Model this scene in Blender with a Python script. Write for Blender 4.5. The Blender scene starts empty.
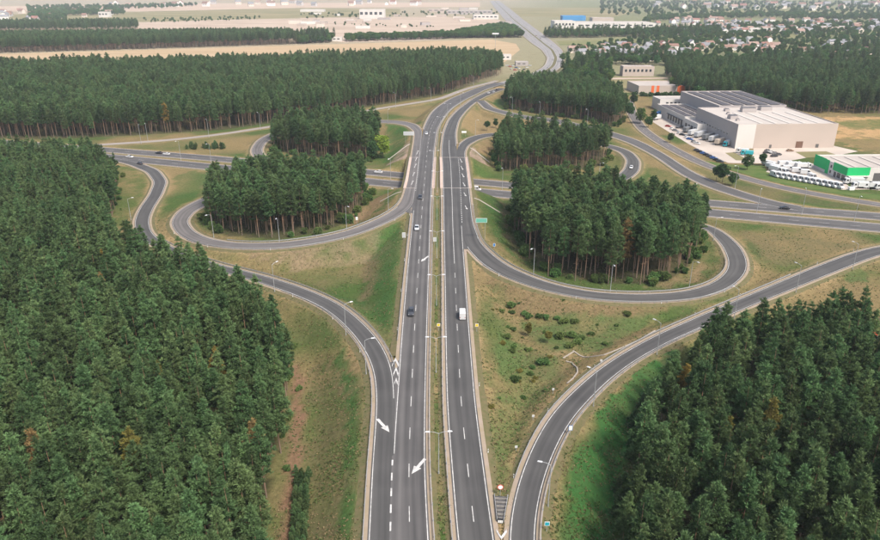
import bpy, bmesh, math, random
import numpy as np
from mathutils import Vector, Matrix

random.seed(11)
rng = np.random.default_rng(11)
sc = bpy.context.scene
col = sc.collection

# ------------------------------------------------------------------ camera
PITCH = math.atan(285.0 / 685.0)
FPX = 685.0
CAMZ = 95.0
HAZE = 0.00008
cam_data = bpy.data.cameras.new('camera')
cam = bpy.data.objects.new('camera', cam_data)
col.objects.link(cam)
cam.location = (0, 0, CAMZ)
cam.rotation_euler = (math.pi / 2 - PITCH, 0, 0)
cam_data.sensor_width = 36.0
cam_data.lens = FPX / 880.0 * 36.0
cam_data.clip_start = 1.0
cam_data.clip_end = 40000.0
sc.camera = cam

# ------------------------------------------------------------------ sky and sun (hazy, veiled sun)
SUN_EL, SUN_AZ = 53.0, 140.0        # azimuth clockwise from +Y
world = bpy.data.worlds.new('World')
sc.world = world
world.use_nodes = True
wn, wl = world.node_tree.nodes, world.node_tree.links
wn.clear()
sky = wn.new('ShaderNodeTexSky')
sky.sky_type = 'NISHITA'
sky.sun_disc = False
sky.sun_elevation = math.radians(SUN_EL)
sky.sun_rotation = math.radians(SUN_AZ)
sky.air_density = 1.0
sky.dust_density = 4.0
sky.ozone_density = 1.0
hs = wn.new('ShaderNodeHueSaturation')
hs.inputs['Saturation'].default_value = 0.9
bg = wn.new('ShaderNodeBackground')
bg.inputs['Strength'].default_value = 0.125
wo = wn.new('ShaderNodeOutputWorld')
wl.new(sky.outputs[0], hs.inputs['Color'])
wl.new(hs.outputs[0], bg.inputs['Color'])
wl.new(bg.outputs[0], wo.inputs['Surface'])

sun_d = bpy.data.lights.new('sun', 'SUN')
sun_d.energy = 2.3
sun_d.angle = math.radians(12)
sun_d.color = (1.0, 0.94, 0.86)
sun = bpy.data.objects.new('sun', sun_d)
col.objects.link(sun)
_a, _e = math.radians(SUN_AZ), math.radians(SUN_EL)
sdir = Vector((math.sin(_a) * math.cos(_e), math.cos(_a) * math.cos(_e), math.sin(_e)))
sun.rotation_euler = (-sdir).to_track_quat('-Z', 'Y').to_euler()
sun.location = (0, 0, 400)

sc.view_settings.view_transform = 'Standard'
sc.view_settings.look = 'None'
sc.view_settings.exposure = 0.98
sc.view_settings.gamma = 1.0
sc.cycles.max_bounces = 4
sc.cycles.diffuse_bounces = 2
sc.cycles.glossy_bounces = 2
sc.cycles.transmission_bounces = 2
sc.cycles.transparent_max_bounces = 4
sc.cycles.volume_bounces = 0
sc.cycles.use_denoising = True

# ------------------------------------------------------------------ pixel <-> place
CP, SP = math.cos(PITCH), math.sin(PITCH)


def G(px, py, z=0.0):
    """the point at height z that is seen at pixel (px, py) of the 880x540 photograph"""
    u, v = (px - 440.0) / FPX, (py - 270.0) / FPX
    t = (CAMZ - z) / max(SP + v * CP, 0.0008)
    return np.array([u * t, (CP - v * SP) * t])


def project(x, y, z):
    d = y * CP + (CAMZ - z) * SP
    return 440 + FPX * x / d, 270 + FPX * ((CAMZ - z) * CP - y * SP) / d, d


# ------------------------------------------------------------------ small helpers
def tag(o, label=None, cat=None, group=None, kind=None):
    if label: o['label'] = label
    if cat: o['category'] = cat
    if group: o['group'] = group
    if kind: o['kind'] = kind
    return o


def empty(name, loc=(0, 0, 0), rz=0.0, s=1.0):
    o = bpy.data.objects.new(name, None)
    col.objects.link(o)
    o.location = loc
    o.rotation_euler = (0, 0, rz)
    o.scale = (s, s, s)
    o.empty_display_size = 0.5
    return o


def np_mesh(name, V, F, mats, mi=None, smooth=False):
    me = bpy.data.meshes.new(name)
    V = np.asarray(V, dtype=np.float32)
    if isinstance(F, np.ndarray):
        n, k = F.shape
        me.vertices.add(len(V)); me.vertices.foreach_set('co', V.ravel())
        me.loops.add(n * k); me.loops.foreach_set('vertex_index', F.astype(np.int32).ravel())
        me.polygons.add(n); me.polygons.foreach_set('loop_start', np.arange(0, n * k, k, dtype=np.int32))
        if mi is not None: me.polygons.foreach_set('material_index', np.asarray(mi, dtype=np.int32))
        me.update(calc_edges=True)
    else:
        me.from_pydata([tuple(map(float, v)) for v in V], [], F)
        if mi is not None:
            me.polygons.foreach_set('material_index', np.asarray(mi, dtype=np.int32))
    for m in (mats if isinstance(mats, (list, tuple)) else [mats]):
        me.materials.append(m)
    if smooth:
        me.polygons.foreach_set('use_smooth', np.ones(len(me.polygons), dtype=bool))
    me.validate()
    return me


def link(name, me, parent=None, loc=None, rz=None):
    o = bpy.data.objects.new(name, me)
    col.objects.link(o)
    if parent is not None: o.parent = parent
    if loc is not None: o.location = loc
    if rz is not None: o.rotation_euler = (0, 0, rz)
    return o


class MB:
    """collects shapes into one mesh"""
    def __init__(s): s.v, s.f, s.m = [], [], []

    def poly(s, pts, mi=0):
        b = len(s.v); s.v += [tuple(p) for p in pts]; s.f.append(tuple(range(b, b + len(pts)))); s.m.append(mi); return s

    def hexa(s, bot, top, mi=0):
        b = len(s.v); s.v += [tuple(p) for p in bot] + [tuple(p) for p in top]; n = len(bot)
        s.f.append(tuple(b + i for i in reversed(range(n)))); s.f.append(tuple(b + n + i for i in range(n)))
        for i in range(n):
            j = (i + 1) % n
            s.f.append((b + i, b + j, b + n + j, b + n + i))
        s.m += [mi] * (n + 2); return s

    def box(s, x0, x1, y0, y1, z0, z1, mi=0):
        return s.hexa([(x0, y0, z0), (x1, y0, z0), (x1, y1, z0), (x0, y1, z0)],
                      [(x0, y0, z1), (x1, y0, z1), (x1, y1, z1), (x0, y1, z1)], mi)

    def frust(s, x0, x1, y0, y1, z0, z1, ix0, ix1, iy, mi=0):
        return s.hexa([(x0, y0, z0), (x1, y0, z0), (x1, y1, z0), (x0, y1, z0)],
                      [(x0 + ix0, y0 + iy, z1), (x1 - ix1, y0 + iy, z1), (x1 - ix1, y1 - iy, z1), (x0 + ix0, y1 - iy, z1)], mi)

    def tube(s, p0, p1, r0, r1=None, n=6, mi=0):
        p0, p1 = Vector(p0), Vector(p1); r1 = r0 if r1 is None else r1
        d = (p1 - p0).normalized()
        a = d.orthogonal().normalized(); c = d.cross(a)
        ring = lambda p, r: [p + (a * math.cos(2 * math.pi * i / n) + c * math.sin(2 * math.pi * i / n)) * r for i in range(n)]
        return s.hexa(ring(p0, r0), ring(p1, r1), mi)

    def mesh(s, name, mats, smooth=False): return np_mesh(name, s.v, s.f, mats, s.m, smooth)

    def obj(s, name, mats, parent=None, loc=None, rz=None, smooth=False):
        return link(name, s.mesh(name, mats, smooth), parent, loc, rz)


def copy_tree(o, parent=None):
    c = o.copy(); col.objects.link(c); c.parent = parent
    for ch in o.children:
        if ch.name in col.objects: copy_tree(ch, c)
    return c


# ------------------------------------------------------------------ materials
def lin(r, g, b): return (r, g, b, 1.0)


def new_mat(name):
    m = bpy.data.materials.new(name); m.use_nodes = True
    nt = m.node_tree
    return m, nt, nt.nodes['Principled BSDF']


def mat(name, c, rough=0.6, metal=0.0, var=0.0, scale=1.0, bump=0.0, spec=0.3, coord='Object', c2=None):
    m, nt, b = new_mat(name)
    b.inputs['Roughness'].default_value = rough
    b.inputs['Metallic'].default_value = metal
    b.inputs['Specular IOR Level'].default_value = spec
    b.inputs['Base Color'].default_value = lin(*c)
    if var > 0 or bump > 0 or c2:
        tc = nt.nodes.new('ShaderNodeTexCoord'); no = nt.nodes.new('ShaderNodeTexNoise')
        no.inputs['Scale'].default_value = scale; no.inputs['Detail'].default_value = 5
        nt.links.new(tc.outputs[coord], no.inputs['Vector'])
        r = nt.nodes.new('ShaderNodeMix'); r.data_type = 'RGBA'
        mr = nt.nodes.new('ShaderNodeMapRange')
        mr.inputs['From Min'].default_value = 0.3; mr.inputs['From Max'].default_value = 0.7
        nt.links.new(no.outputs['Fac'], mr.inputs['Value'])
        nt.links.new(mr.outputs[0], r.inputs['Factor'])
        r.inputs['A'].default_value = lin(*[x * (1 - var) for x in c])
        r.inputs['B'].default_value = lin(*(c2 if c2 else [min(1, x * (1 + var)) for x in c]))
        nt.links.new(r.outputs['Result'], b.inputs['Base Color'])
        if bump > 0:
            bp = nt.nodes.new('ShaderNodeBump'); bp.inputs['Strength'].default_value = bump
            nt.links.new(no.outputs['Fac'], bp.inputs['Height']); nt.links.new(bp.outputs[0], b.inputs['Normal'])
    return m


def asphalt_mat(name, base, worn, wear=0.5):
    """asphalt: grain, long streaks and paler wheel tracks along the lane (UV: metres across, metres along)"""
    m, nt, b = new_mat(name)
    N, Lk = nt.nodes.new, nt.links.new
    uv = N('ShaderNodeUVMap'); uv.uv_map = 'UVMap'
    sep = N('ShaderNodeSeparateXYZ'); Lk(uv.outputs[0], sep.inputs[0])
    mp = N('ShaderNodeMapping'); mp.inputs['Scale'].default_value = (0.9, 0.02, 1); Lk(uv.outputs[0], mp.inputs[0])
    n1 = N('ShaderNodeTexNoise'); n1.inputs['Scale'].default_value = 1.0; n1.inputs['Detail'].default_value = 4; Lk(mp.outputs[0], n1.inputs['Vector'])
    n2 = N('ShaderNodeTexNoise'); n2.inputs['Scale'].default_value = 0.12; n2.inputs['Detail'].default_value = 6; Lk(uv.outputs[0], n2.inputs['Vector'])
    mp3 = N('ShaderNodeMapping'); mp3.inputs['Scale'].default_value = (0.27, 0.007, 1); Lk(uv.outputs[0], mp3.inputs[0])
    n3 = N('ShaderNodeTexNoise'); n3.inputs['Scale'].default_value = 1.0; n3.inputs['Detail'].default_value = 2; Lk(mp3.outputs[0], n3.inputs['Vector'])
    # wheel tracks
    w = N('ShaderNodeMath'); w.operation = 'MULTIPLY'; w.inputs[1].default_value = 2 * math.pi / 1.75; Lk(sep.outputs[0], w.inputs[0])
    cs = N('ShaderNodeMath'); cs.operation = 'COSINE'; Lk(w.outputs[0], cs.inputs[0])
    a1 = N('ShaderNodeMath'); a1.operation = 'MULTIPLY_ADD'; a1.inputs[1].default_value = 0.12 * wear; Lk(cs.outputs[0], a1.inputs[0]); Lk(n1.outputs['Fac'], a1.inputs[2])
    a2 = N('ShaderNodeMath'); a2.operation = 'MULTIPLY_ADD'; a2.inputs[1].default_value = 0.5; Lk(n2.outputs['Fac'], a2.inputs[0]); Lk(a1.outputs[0], a2.inputs[2])
    a3 = N('ShaderNodeMath'); a3.operation = 'MULTIPLY_ADD'; a3.inputs[1].default_value = 0.9; Lk(n3.outputs['Fac'], a3.inputs[0]); Lk(a2.outputs[0], a3.inputs[2])
    mr = N('ShaderNodeMapRange'); mr.inputs['From Min'].default_value = 0.90; mr.inputs['From Max'].default_value = 1.50; Lk(a3.outputs[0], mr.inputs['Value'])
    mx = N('ShaderNodeMix'); mx.data_type = 'RGBA'; mx.inputs['A'].default_value = lin(*base); mx.inputs['B'].default_value = lin(*worn)
    Lk(mr.outputs[0], mx.inputs['Factor']); Lk(mx.outputs['Result'], b.inputs['Base Color'])
    b.inputs['Roughness'].default_value = 0.85; b.inputs['Specular IOR Level'].default_value = 0.25
    return m


M = {}
M['asphalt_new'] = asphalt_mat('asphalt_new', (0.047, 0.046, 0.045), (0.092, 0.089, 0.085))
M['asphalt_old'] = asphalt_mat('asphalt_old', (0.084, 0.078, 0.075), (0.150, 0.138, 0.131), 1.0)
M['asphalt_mid'] = asphalt_mat('asphalt_mid', (0.056, 0.054, 0.053), (0.115, 0.109, 0.105), 1.0)
M['asphalt_pale'] = asphalt_mat('asphalt_pale', (0.20, 0.18, 0.165), (0.29, 0.26, 0.235), 0.8)
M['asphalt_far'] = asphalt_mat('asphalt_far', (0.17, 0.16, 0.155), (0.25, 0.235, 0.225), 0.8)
M['gravel'] = mat('gravel', (0.37, 0.295, 0.235), 0.95, var=0.22, scale=0.5, coord='Object', c2=(0.25, 0.20, 0.13))
M['paint'] = mat('paint', (0.44, 0.43, 0.41), 0.7, var=0.3, scale=1.2)
M['concrete'] = mat('concrete', (0.40, 0.355, 0.315), 0.85, var=0.14, scale=0.25)
M['concrete_pale'] = mat('concrete_pale', (0.30, 0.265, 0.22), 0.85, var=0.10, scale=0.12)
M['steel'] = mat('steel', (0.30, 0.30, 0.30), 0.6, metal=0.2, var=0.08, scale=2)
M['steel_dark'] = mat('steel_dark', (0.09, 0.09, 0.095), 0.55)
M['pave_pink'] = mat('pave_pink', (0.30, 0.22, 0.18), 0.9, var=0.25, scale=0.8)
M['verge_grass'] = mat('verge_grass', (0.195, 0.155, 0.080), 1.0, var=.30, scale=.9, c2=(0.085, 0.088, .034), bump=.6)

# ------------------------------------------------------------------ roads, traced as edges on the photograph
def arc(P):
    d = np.sqrt((np.diff(P, axis=0) ** 2).sum(1)); return np.concatenate([[0], np.cumsum(d)])


def resample(P, s_new):
    s = arc(P[:, :2]); s = s / s[-1]
    return np.stack([np.interp(s_new, s, P[:, k]) for k in range(P.shape[1])], 1)


def gsmooth(A, sig):
    """gaussian smoothing along axis 0, ends continued by point reflection"""
    if sig < 0.3: return A
    r = int(min(3 * sig, len(A) - 2)) + 1
    k = np.exp(-0.5 * (np.arange(-r, r + 1) / sig) ** 2); k /= k.sum()
    A2 = A.reshape(len(A), -1)
    pre = 2 * A2[0] - A2[r:0:-1]; post = 2 * A2[-1] - A2[-2:-r - 2:-1]
    E = np.concatenate([pre, A2, post])
    return np.stack([np.convolve(E[:, c], k, 'valid') for c in range(E.shape[1])], 1).reshape(A.shape)


class Road:
    def __init__(s, name, C, Z, HW):
        s.name, s.C, s.Z, s.HW = name, C, Z, HW
        T = np.gradient(C, axis=0); T /= np.linalg.norm(T, axis=1)[:, None] + 1e-9
        s.T = T; s.N = np.stack([T[:, 1], -T[:, 0]], 1)      # N points to the right of travel
        s.S = arc(C)
        s.pix = np.array([project(C[i, 0], C[i, 1], Z[i])[:2] for i in range(len(C))])

    def at(s, d):
        f = lambda A: np.interp(d, s.S, A)
        return np.array([f(s.C[:, 0]), f(s.C[:, 1])]), f(s.Z), f(s.HW), np.array([f(s.T[:, 0]), f(s.T[:, 1])]), np.array([f(s.N[:, 0]), f(s.N[:, 1])])

    def near(s, px, py):
        return s.S[np.argmin(((s.pix - np.array([px, py])) ** 2).sum(1))]

    def near_py(s, py):
        return s.S[np.argmin(np.abs(s.pix[:, 1] - py))]


ROADS = {}


def cross_off(C, Nn, P):
    """signed distance along each normal to where it meets polyline P (nearest crossing)"""
    p, d = P[:-1], P[1:] - P[:-1]; out = np.full(len(C), np.nan)
    for i in range(len(C)):
        n = Nn[i]; w = p - C[i]
        den = d[:, 0] * n[1] - d[:, 1] * n[0]
        den = np.where(np.abs(den) < 1e-9, 1e-9, den)
        t = (d[:, 0] * w[:, 1] - d[:, 1] * w[:, 0]) / den
        u = (n[0] * w[:, 1] - n[1] * w[:, 0]) / den
        m = (u >= -.02) & (u <= 1.02) & (np.abs(t) < 30)
        if m.any(): tt = t[m]; out[i] = tt[np.argmin(np.abs(tt))]
    k = np.arange(len(C)); g = ~np.isnan(out)
    return np.interp(k, k[g], out[g])


def road_edges(name, left, right, step=2.0, sig=6.0, wsig=14.0, zf=None):
    Lp = np.array([(p[0], p[1]) for p in left], float); Rp = np.array([(p[0], p[1]) for p in right], float)
    u = np.linspace(0, 1, 400)
    sL = arc(Lp); sL /= sL[-1]
    if zf is None:
        zz = np.interp(u, sL, [p[2] for p in left])
    Ld, Rd = resample(Lp, u), resample(Rp, u)
    zl = zf(Ld[:, 1]) if zf else zz
    zr = zf(Rd[:, 1]) if zf else zz
    Lw = np.array([[*G(a[0], a[1], z), z] for a, z in zip(Ld, zl)])
    Rw = np.array([[*G(a[0], a[1], z), z] for a, z in zip(Rd, zr)])
    n = max(20, int(arc(Lw[:, :2])[-1] / step))
    uu = np.linspace(0, 1, n)
    Lw, Rw = resample(Lw, uu), resample(Rw, uu)
    C = (Lw + Rw) / 2
    C = gsmooth(C, sig / step)
    for it in range(3):
        T = np.gradient(C[:, :2], axis=0); T /= np.linalg.norm(T, axis=1)[:, None]
        Nn = np.stack([T[:, 1], -T[:, 0]], 1)
        a, b = cross_off(C[:, :2], Nn, Lw[:, :2]), cross_off(C[:, :2], Nn, Rw[:, :2])
        a, b = gsmooth(a, sig / step), gsmooth(b, sig / step)
        if it < 2:
            C[:, :2] += Nn * ((a + b) / 2)[:, None]
            C = gsmooth(C, .6 * sig / step)
    W = gsmooth(np.clip(b - a, 4.5, 70), wsig / step)
    C[:, :2] += Nn * ((a + b) / 2)[:, None]
    r = Road(name, C[:, :2], C[:, 2], W / 2); ROADS[name] = r
    return r


def road_center(name, pts, width, step=3.0, sig=12.0, z=0.2):
    P = np.array([[*G(p[0], p[1], p[2] if len(p) > 2 else z), p[2] if len(p) > 2 else z] for p in pts])
    n = max(20, int(arc(P[:, :2])[-1] / step))
    P = resample(P, np.linspace(0, 1, n)); P = gsmooth(P, sig / step)
    r = Road(name, P[:, :2], P[:, 2], np.full(n, width / 2)); ROADS[name] = r
    return r


def z_main(py):
    return np.interp(py, [0, 60, 70, 80, 90, 100, 120, 150, 187, 250, 330, 420, 540, 640],
                     [.3, .5, .8, 1.6, 2.8, 4.2, 6, 7.3, 7.5, 7.2, 6.4, 5.6, 5, 4.7])


A = road_edges('main_carriageway_west',
    [(387, 640), (390, 540), (391.5, 472), (396, 405), (400.5, 337), (406.5, 270), (413, 210), (416.8, 180), (420, 150), (424, 127), (431, 112.4), (448, 99.6), (475.5, 88.5), (499, 81.4)],
    [(436, 640), (429.7, 540), (425.8, 472), (425.7, 405), (427.7, 337), (429.7, 270), (431, 210), (432.5, 180), (434.5, 150), (437, 131), (442, 120), (453, 107), (468.6, 98), (485.7, 89.4), (502.7, 84.5)],
    sig=9, wsig=25, zf=z_main)
B = road_edges('main_carriageway_east',
    [(467, 640), (456.5, 540), (450.5, 472), (446, 405), (444.8, 337), (444, 270), (443, 200), (442, 165), (441.2, 150), (442.7, 136), (448, 121), (456.7, 110.7), (472, 99.6), (489, 91), (502.7, 87)],
    [(511, 640), (495, 540), (486, 472), (476.5, 405), (470.5, 337), (465.5, 270), (463.7, 248), (462, 222), (461.3, 200), (459.5, 165), (456.8, 148), (455.8, 131), (460, 118), (470.3, 106.4), (478, 100.5), (486, 96), (502.7, 90)],
    sig=9, wsig=25, zf=lambda py: z_main(py - np.clip((110 - py) * .25, 0, 5.5)))
MF = road_edges('far_highway',
    [(499.5, 82.0, 1.85), (508, 80, 1.6), (520, 77.5, 1.25), (535, 72.5, .9), (546, 65, .7), (548, 58, .5), (542, 50, .4), (530, 42, .35), (505, 20, .3), (489, 1, .3)],
    [(500.5, 90.5), (511, 88), (525, 84), (545, 77), (560, 68), (564, 58), (562, 50), (552, 41), (522, 19), (500, 1)],
    step=8, sig=24, wsig=60)
HE = road_edges('west_loop_ramp',
    [(310, 169.5, .2), (275, 165.5, .25), (256, 159, .4), (251, 152, .6), (253, 146, .9), (258, 140.5, 1.2), (272, 132.5, 2), (300, 125, 3), (340, 119.5, 4.2), (389, 120, 5.6), (405, 121, 6), (417.5, 125, 6.3), (422, 131, 6.7), (421.3, 140, 7), (419.6, 150, 7.25), (416.4, 180, 7.5), (412.7, 207, 7.4), (392.5, 220, 7), (360, 233.7, 6.3), (315, 244, 5.4), (270, 250, 4.3), (220, 247.5, 3), (195, 243.7, 2.2), (177.5, 235, 1.5), (171, 222.5, 1), (180, 210, .7), (195, 201, .5), (225, 190, .3), (270, 183.5, .2), (318, 181.5, .2)],
    [(315, 166), (285, 162), (266, 157), (262, 151), (264, 145), (268, 140.5), (275, 137), (302, 128.5), (342, 122.5), (390, 123), (405, 125), (414, 130), (415, 135), (413.7, 150), (408.7, 180), (402.5, 200), (390, 212.5), (370, 222.5), (337.5, 233.7), (295, 241), (245, 244), (220, 241), (200, 235), (190, 227.5), (187.5, 221), (192.5, 212.5), (207.5, 205), (235, 194), (275, 187), (320, 185)],
    sig=5, wsig=12)
IF = road_edges('east_loop_ramp',
    [(555, 184, .2), (585, 184.5, .2), (603, 181, .25), (616, 176, .35), (624, 170, .5), (627, 161, .8), (622.5, 154, 1.2), (610, 148.7, 1.8), (580, 142, 3), (540, 137, 4.3), (493, 136, 5.6), (479, 139.7, 6.2), (468.6, 145.6, 6.8), (464, 152, 7.1), (464, 158, 7.3), (465.7, 172, 7.5), (469.5, 200, 7.5), (472.5, 222.5, 7.3), (481, 242.5, 6.9), (496, 257.5, 6.5), (515, 269, 6.1), (552.5, 284, 5.2), (590, 292, 4.3), (627.5, 294, 3.5), (660, 293.7, 2.7), (690, 291, 2), (715, 282.5, 1.4), (727.5, 270, 1), (727.5, 260, .7), (722.5, 247.5, .5), (710, 234, .3), (704, 227.5, .25), (680, 222.5, .2), (650, 218.5, .2)],
    [(555, 187.5), (585, 189), (612, 185), (630, 179), (639, 171), (640, 161), (630, 151), (612.5, 145), (580, 138.5), (540, 133.5), (493, 133), (482, 134), (468.6, 137), (458.8, 144), (458, 152), (459.8, 165), (461.7, 200), (462.4, 222), (464, 245), (477.5, 260), (490, 270), (522.5, 284), (557.5, 293), (595, 299.5), (627.5, 302), (660, 302.5), (697.5, 299), (727.5, 289), (744, 276), (748, 263), (744, 252), (737.5, 242.5), (722.5, 231), (705, 225), (680, 219.5), (650, 215.5)],
    sig=5, wsig=12)
D = road_edges('left_slip_road',
    [(366, 640, 4.7), (370.5, 540, 5), (373, 472, 5.3), (376, 405, 5.6), (375, 382.5, 5.4), (370, 365, 5.2), (357.5, 342.5, 4.8), (340, 321, 4.3), (320, 306, 3.8), (284, 291, 2.8), (240, 277.5, 2), (195, 264, 1.5), (160, 250, 1), (141, 240, .8), (135, 230, .6), (134.5, 220, .5), (140, 207.5, .4), (150, 194, .3), (154, 181, .25), (145, 171, .2), (120, 162, .2), (90, 157.5, .2)],
    [(386.6, 640), (389.6, 540), (391.1, 472), (395, 405), (394, 387), (392.5, 370), (385, 350), (370, 330), (345, 307.5), (320, 294), (272.5, 277.5), (225, 266), (190, 255), (163, 242), (151, 231), (149, 220), (152.5, 210), (161, 196), (167, 182.5), (160, 171), (140, 162.5), (95, 155.5)],
    sig=5, wsig=12)
Gr = road_edges('right_slip_road',
    [(512, 640, 4.7), (507.5, 540, 5), (508.7, 520, 5), (515, 492.5, 4.9), (525, 462.5, 4.8), (537.5, 435, 4.6), (555, 407.5, 4.3), (590, 375, 3.8), (615, 357.5, 3.4), (660, 332.5, 2.7), (710, 311, 2), (760, 290, 1.4), (810, 268.5, .9), (847.5, 254, .6), (880, 246, .4), (960, 232, .2)],
    [(541, 640), (536, 540), (538, 517.5), (542.5, 487.5), (552.5, 457.5), (567.5, 427.5), (590, 400), (610, 380), (635, 361), (660, 346.5), (710, 324), (760, 302.5), (835, 272.5), (845, 268.5), (880, 255), (960, 239)],
    sig=6, wsig=14)
J = road_edges('north_east_slip_road',
    [(482, 98, 4.4), (486, 102, 4), (492.5, 108, 3.6), (506, 111.5, 3.2), (528, 116, 2.7), (560, 119.5, 2), (600, 129, 1.2), (620, 134.5, .9), (637, 140, .6), (662, 152.5, .4), (687, 169, .3), (712, 181, .2), (744, 192, .2), (775, 201, .2), (800, 206, .2)],
    [(478, 102), (485.7, 109), (499, 113), (516, 117.5), (550, 122), (598, 133), (617, 138.5), (634, 145), (658, 158), (684, 176), (708, 187.5), (740, 198), (772, 206.5), (800, 211)],
    sig=6, wsig=20)
K = road_edges('north_west_slip_road',
    [(497, 79.8, 2), (472, 86.5, 2), (440, 97.5, 1.5), (377, 107, .8), (330, 115, .5), (272, 124.5, .3), (220, 132, .25), (165, 138.5, .2), (117, 141.5, .2), (60, 145, .2)],
    [(497, 81.8), (472, 89), (440, 100.5), (377, 111), (330, 119), (272, 128.5), (220, 137), (165, 142.5), (117, 146), (60, 149.5)],
    sig=14, wsig=40)
LS = road_center('service_road', [(628, 100), (630, 108), (634, 117), (642, 129), (660, 142), (692, 159), (710, 167), (742, 177.5), (785, 189), (835, 197.5), (880, 205), (980, 219)], 7.0)
CF = road_center('lower_carriageway_north', [(-80, 136), (117, 150.6), (233, 160), (390, 174.2), (489, 183), (690, 202), (880, 216.5), (1000, 225.5)], 11.0, sig=30)
CN = road_center('lower_carriageway_south', [(-80, 140.5), (117, 157.5), (218, 167.7), (385, 183), (490, 193), (700, 212), (880, 228), (1000, 238)], 12.0, sig=30)



def match_z(r, ref, far=9.0):
    """bring a ramp to the level of the road it runs beside"""
    for i in range(len(r.C)):
        d = np.sqrt(((ref.C - r.C[i]) ** 2).sum(1)); k = int(np.argmin(d)); gap = d[k] - ref.HW[k] - r.HW[i]
        w = min(1.0, max(0.0, 1 - (gap - 2.5) / far)); w = w * w * (3 - 2 * w)
        if abs(r.Z[i] - ref.Z[k]) > 2.5: w = 0.0
        r.Z[i] = r.Z[i] * (1 - w) + ref.Z[k] * w
    r.Z[:] = gsmooth(r.Z, 5)


for r_, f_ in ((D, A), (HE, A), (IF, B), (Gr, B), (J, B), (K, A), (HE, CF), (HE, CN), (IF, CF), (IF, CN), (D, CN), (J, CF)): match_z(r_, f_, 4.0 if f_ in (CF, CN) else 9.0)

BR_Y0, BR_Y1 = 311.0, 371.0         # bridge span along the highway

# ------------------------------------------------------------------ terrain raster
GX0, GX1, GY0, GY1, GS = -330.0, 400.0, 84.0, 800.0, 1.6
nx, ny = int((GX1 - GX0) / GS) + 1, int((GY1 - GY0) / GS) + 1
gx = GX0 + np.arange(nx) * GS; gy = GY0 + np.arange(ny) * GS
HT = np.zeros((ny, nx)); DR = np.full((ny, nx), 30.0)


def stamp(r, fn, radius, skip=None):
    for i in range(len(r.C)):
        x, y = r.C[i]
        if skip and skip(x, y): continue
        R = radius(r, i)
        i0, i1 = max(0, int((x - R - GX0) / GS)), min(nx, int((x + R - GX0) / GS) + 2)
        j0, j1 = max(0, int((y - R - GY0) / GS)), min(ny, int((y + R - GY0) / GS) + 2)
        if i0 >= i1 or j0 >= j1: continue
        d = np.sqrt((gx[None, i0:i1] - x) ** 2 + (gy[j0:j1, None] - y) ** 2) - r.HW[i]
        fn(slice(j0, j1), slice(i0, i1), d, r.Z[i])


ZN = np.zeros((ny, nx)); DN = np.full((ny, nx), 99.0)


def nearest_z(js, is_, d, z):
    m = d < DN[js, is_]
    DN[js, is_] = np.where(m, d, DN[js, is_]); ZN[js, is_] = np.where(m, z, ZN[js, is_])


def near_road(js, is_, d, z):
    DR[js, is_] = np.minimum(DR[js, is_], d)


def clear_lower(js, is_, d, z):
    HT[js, is_] = np.minimum(HT[js, is_], np.maximum(0.0, (d - 2.0) * 0.62))


in_bridge = lambda x, y: BR_Y0 < y < BR_Y1
CAPS = []
for r in ROADS.values():
    sk = in_bridge if r in (A, B) else ((lambda x, y: BR_Y0 < y < BR_Y1 and abs(x) < 24) if r in (HE, IF) else None)
    DN[:] = 99.0
    stamp(r, nearest_z, lambda r, i: r.HW[i] + 5 + r.Z[i] * 2.1, sk)
    HT = np.where(DN < 98, np.maximum(HT, ZN - 0.34 - np.maximum(0, DN - 3.0) * 0.52), HT)
    CAPS.append(np.where(DN < 2.6, ZN - 0.32, 99.0))
    stamp(r, near_road, lambda r, i: r.HW[i] + 14)
# level strip in the median of the highway, either side of the bridge
for i in range(len(A.C)):
    x, y = A.C[i]
    if in_bridge(x, y): continue
    k = np.argmin(((B.C - A.C[i]) ** 2).sum(1))
    x2, y2 = B.C[k]
    for t in np.linspace(0, 1, 14):
        ii, jj = int(round((x + (x2 - x) * t - GX0) / GS)), int(round((y + (y2 - y) * t - GY0) / GS))
        if 0 <= ii < nx and 0 <= jj < ny:
            HT[jj, ii] = max(HT[jj, ii], A.Z[i] * (1 - t) + B.Z[k] * t - 0.3)
for r in (CF, CN):
    stamp(r, clear_lower, lambda r, i: r.HW[i] + 20)
# soften
Hs = HT.copy()
for _ in range(2):
    P_ = np.pad(Hs, 1, mode='edge')
    Hs = np.minimum(HT + 0.02, (P_[1:-1, 1:-1] * 4 + P_[:-2, 1:-1] + P_[2:, 1:-1] + P_[1:-1, :-2] + P_[1:-1, 2:]) / 8 + 0.0)
HT = Hs
for c_ in CAPS: HT = np.minimum(HT, np.maximum(c_, -0.15))


def ground(x, y):
    i, j = (x - GX0) / GS, (y - GY0) / GS
    if not (0 <= i < nx - 1 and 0 <= j < ny - 1): return 0.0
    a, b = int(i), int(j); u, v = i - a, j - b
    return float((HT[b, a] * (1 - u) + HT[b, a + 1] * u) * (1 - v) + (HT[b + 1, a] * (1 - u) + HT[b + 1, a + 1] * u) * v)


def road_gap(x, y):
    i, j = int(round((x - GX0) / GS)), int(round((y - GY0) / GS))
    return DR[j, i] if 0 <= i < nx and 0 <= j < ny else 30.0


def world_poly(pts, z=0.0): return np.array([G(p[0], p[1], z) for p in pts])


def inside(poly, X, Y):
    c = np.zeros(np.shape(X), bool); n = len(poly)
    for i in range(n):
        x0, y0 = poly[i]; x1, y1 = poly[i - 1]
        if y0 == y1: continue
        t = ((y0 > Y) != (y1 > Y)) & (X < (x1 - x0) * (Y - y0) / (y1 - y0) + x0)
        c ^= t
    return c


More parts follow.
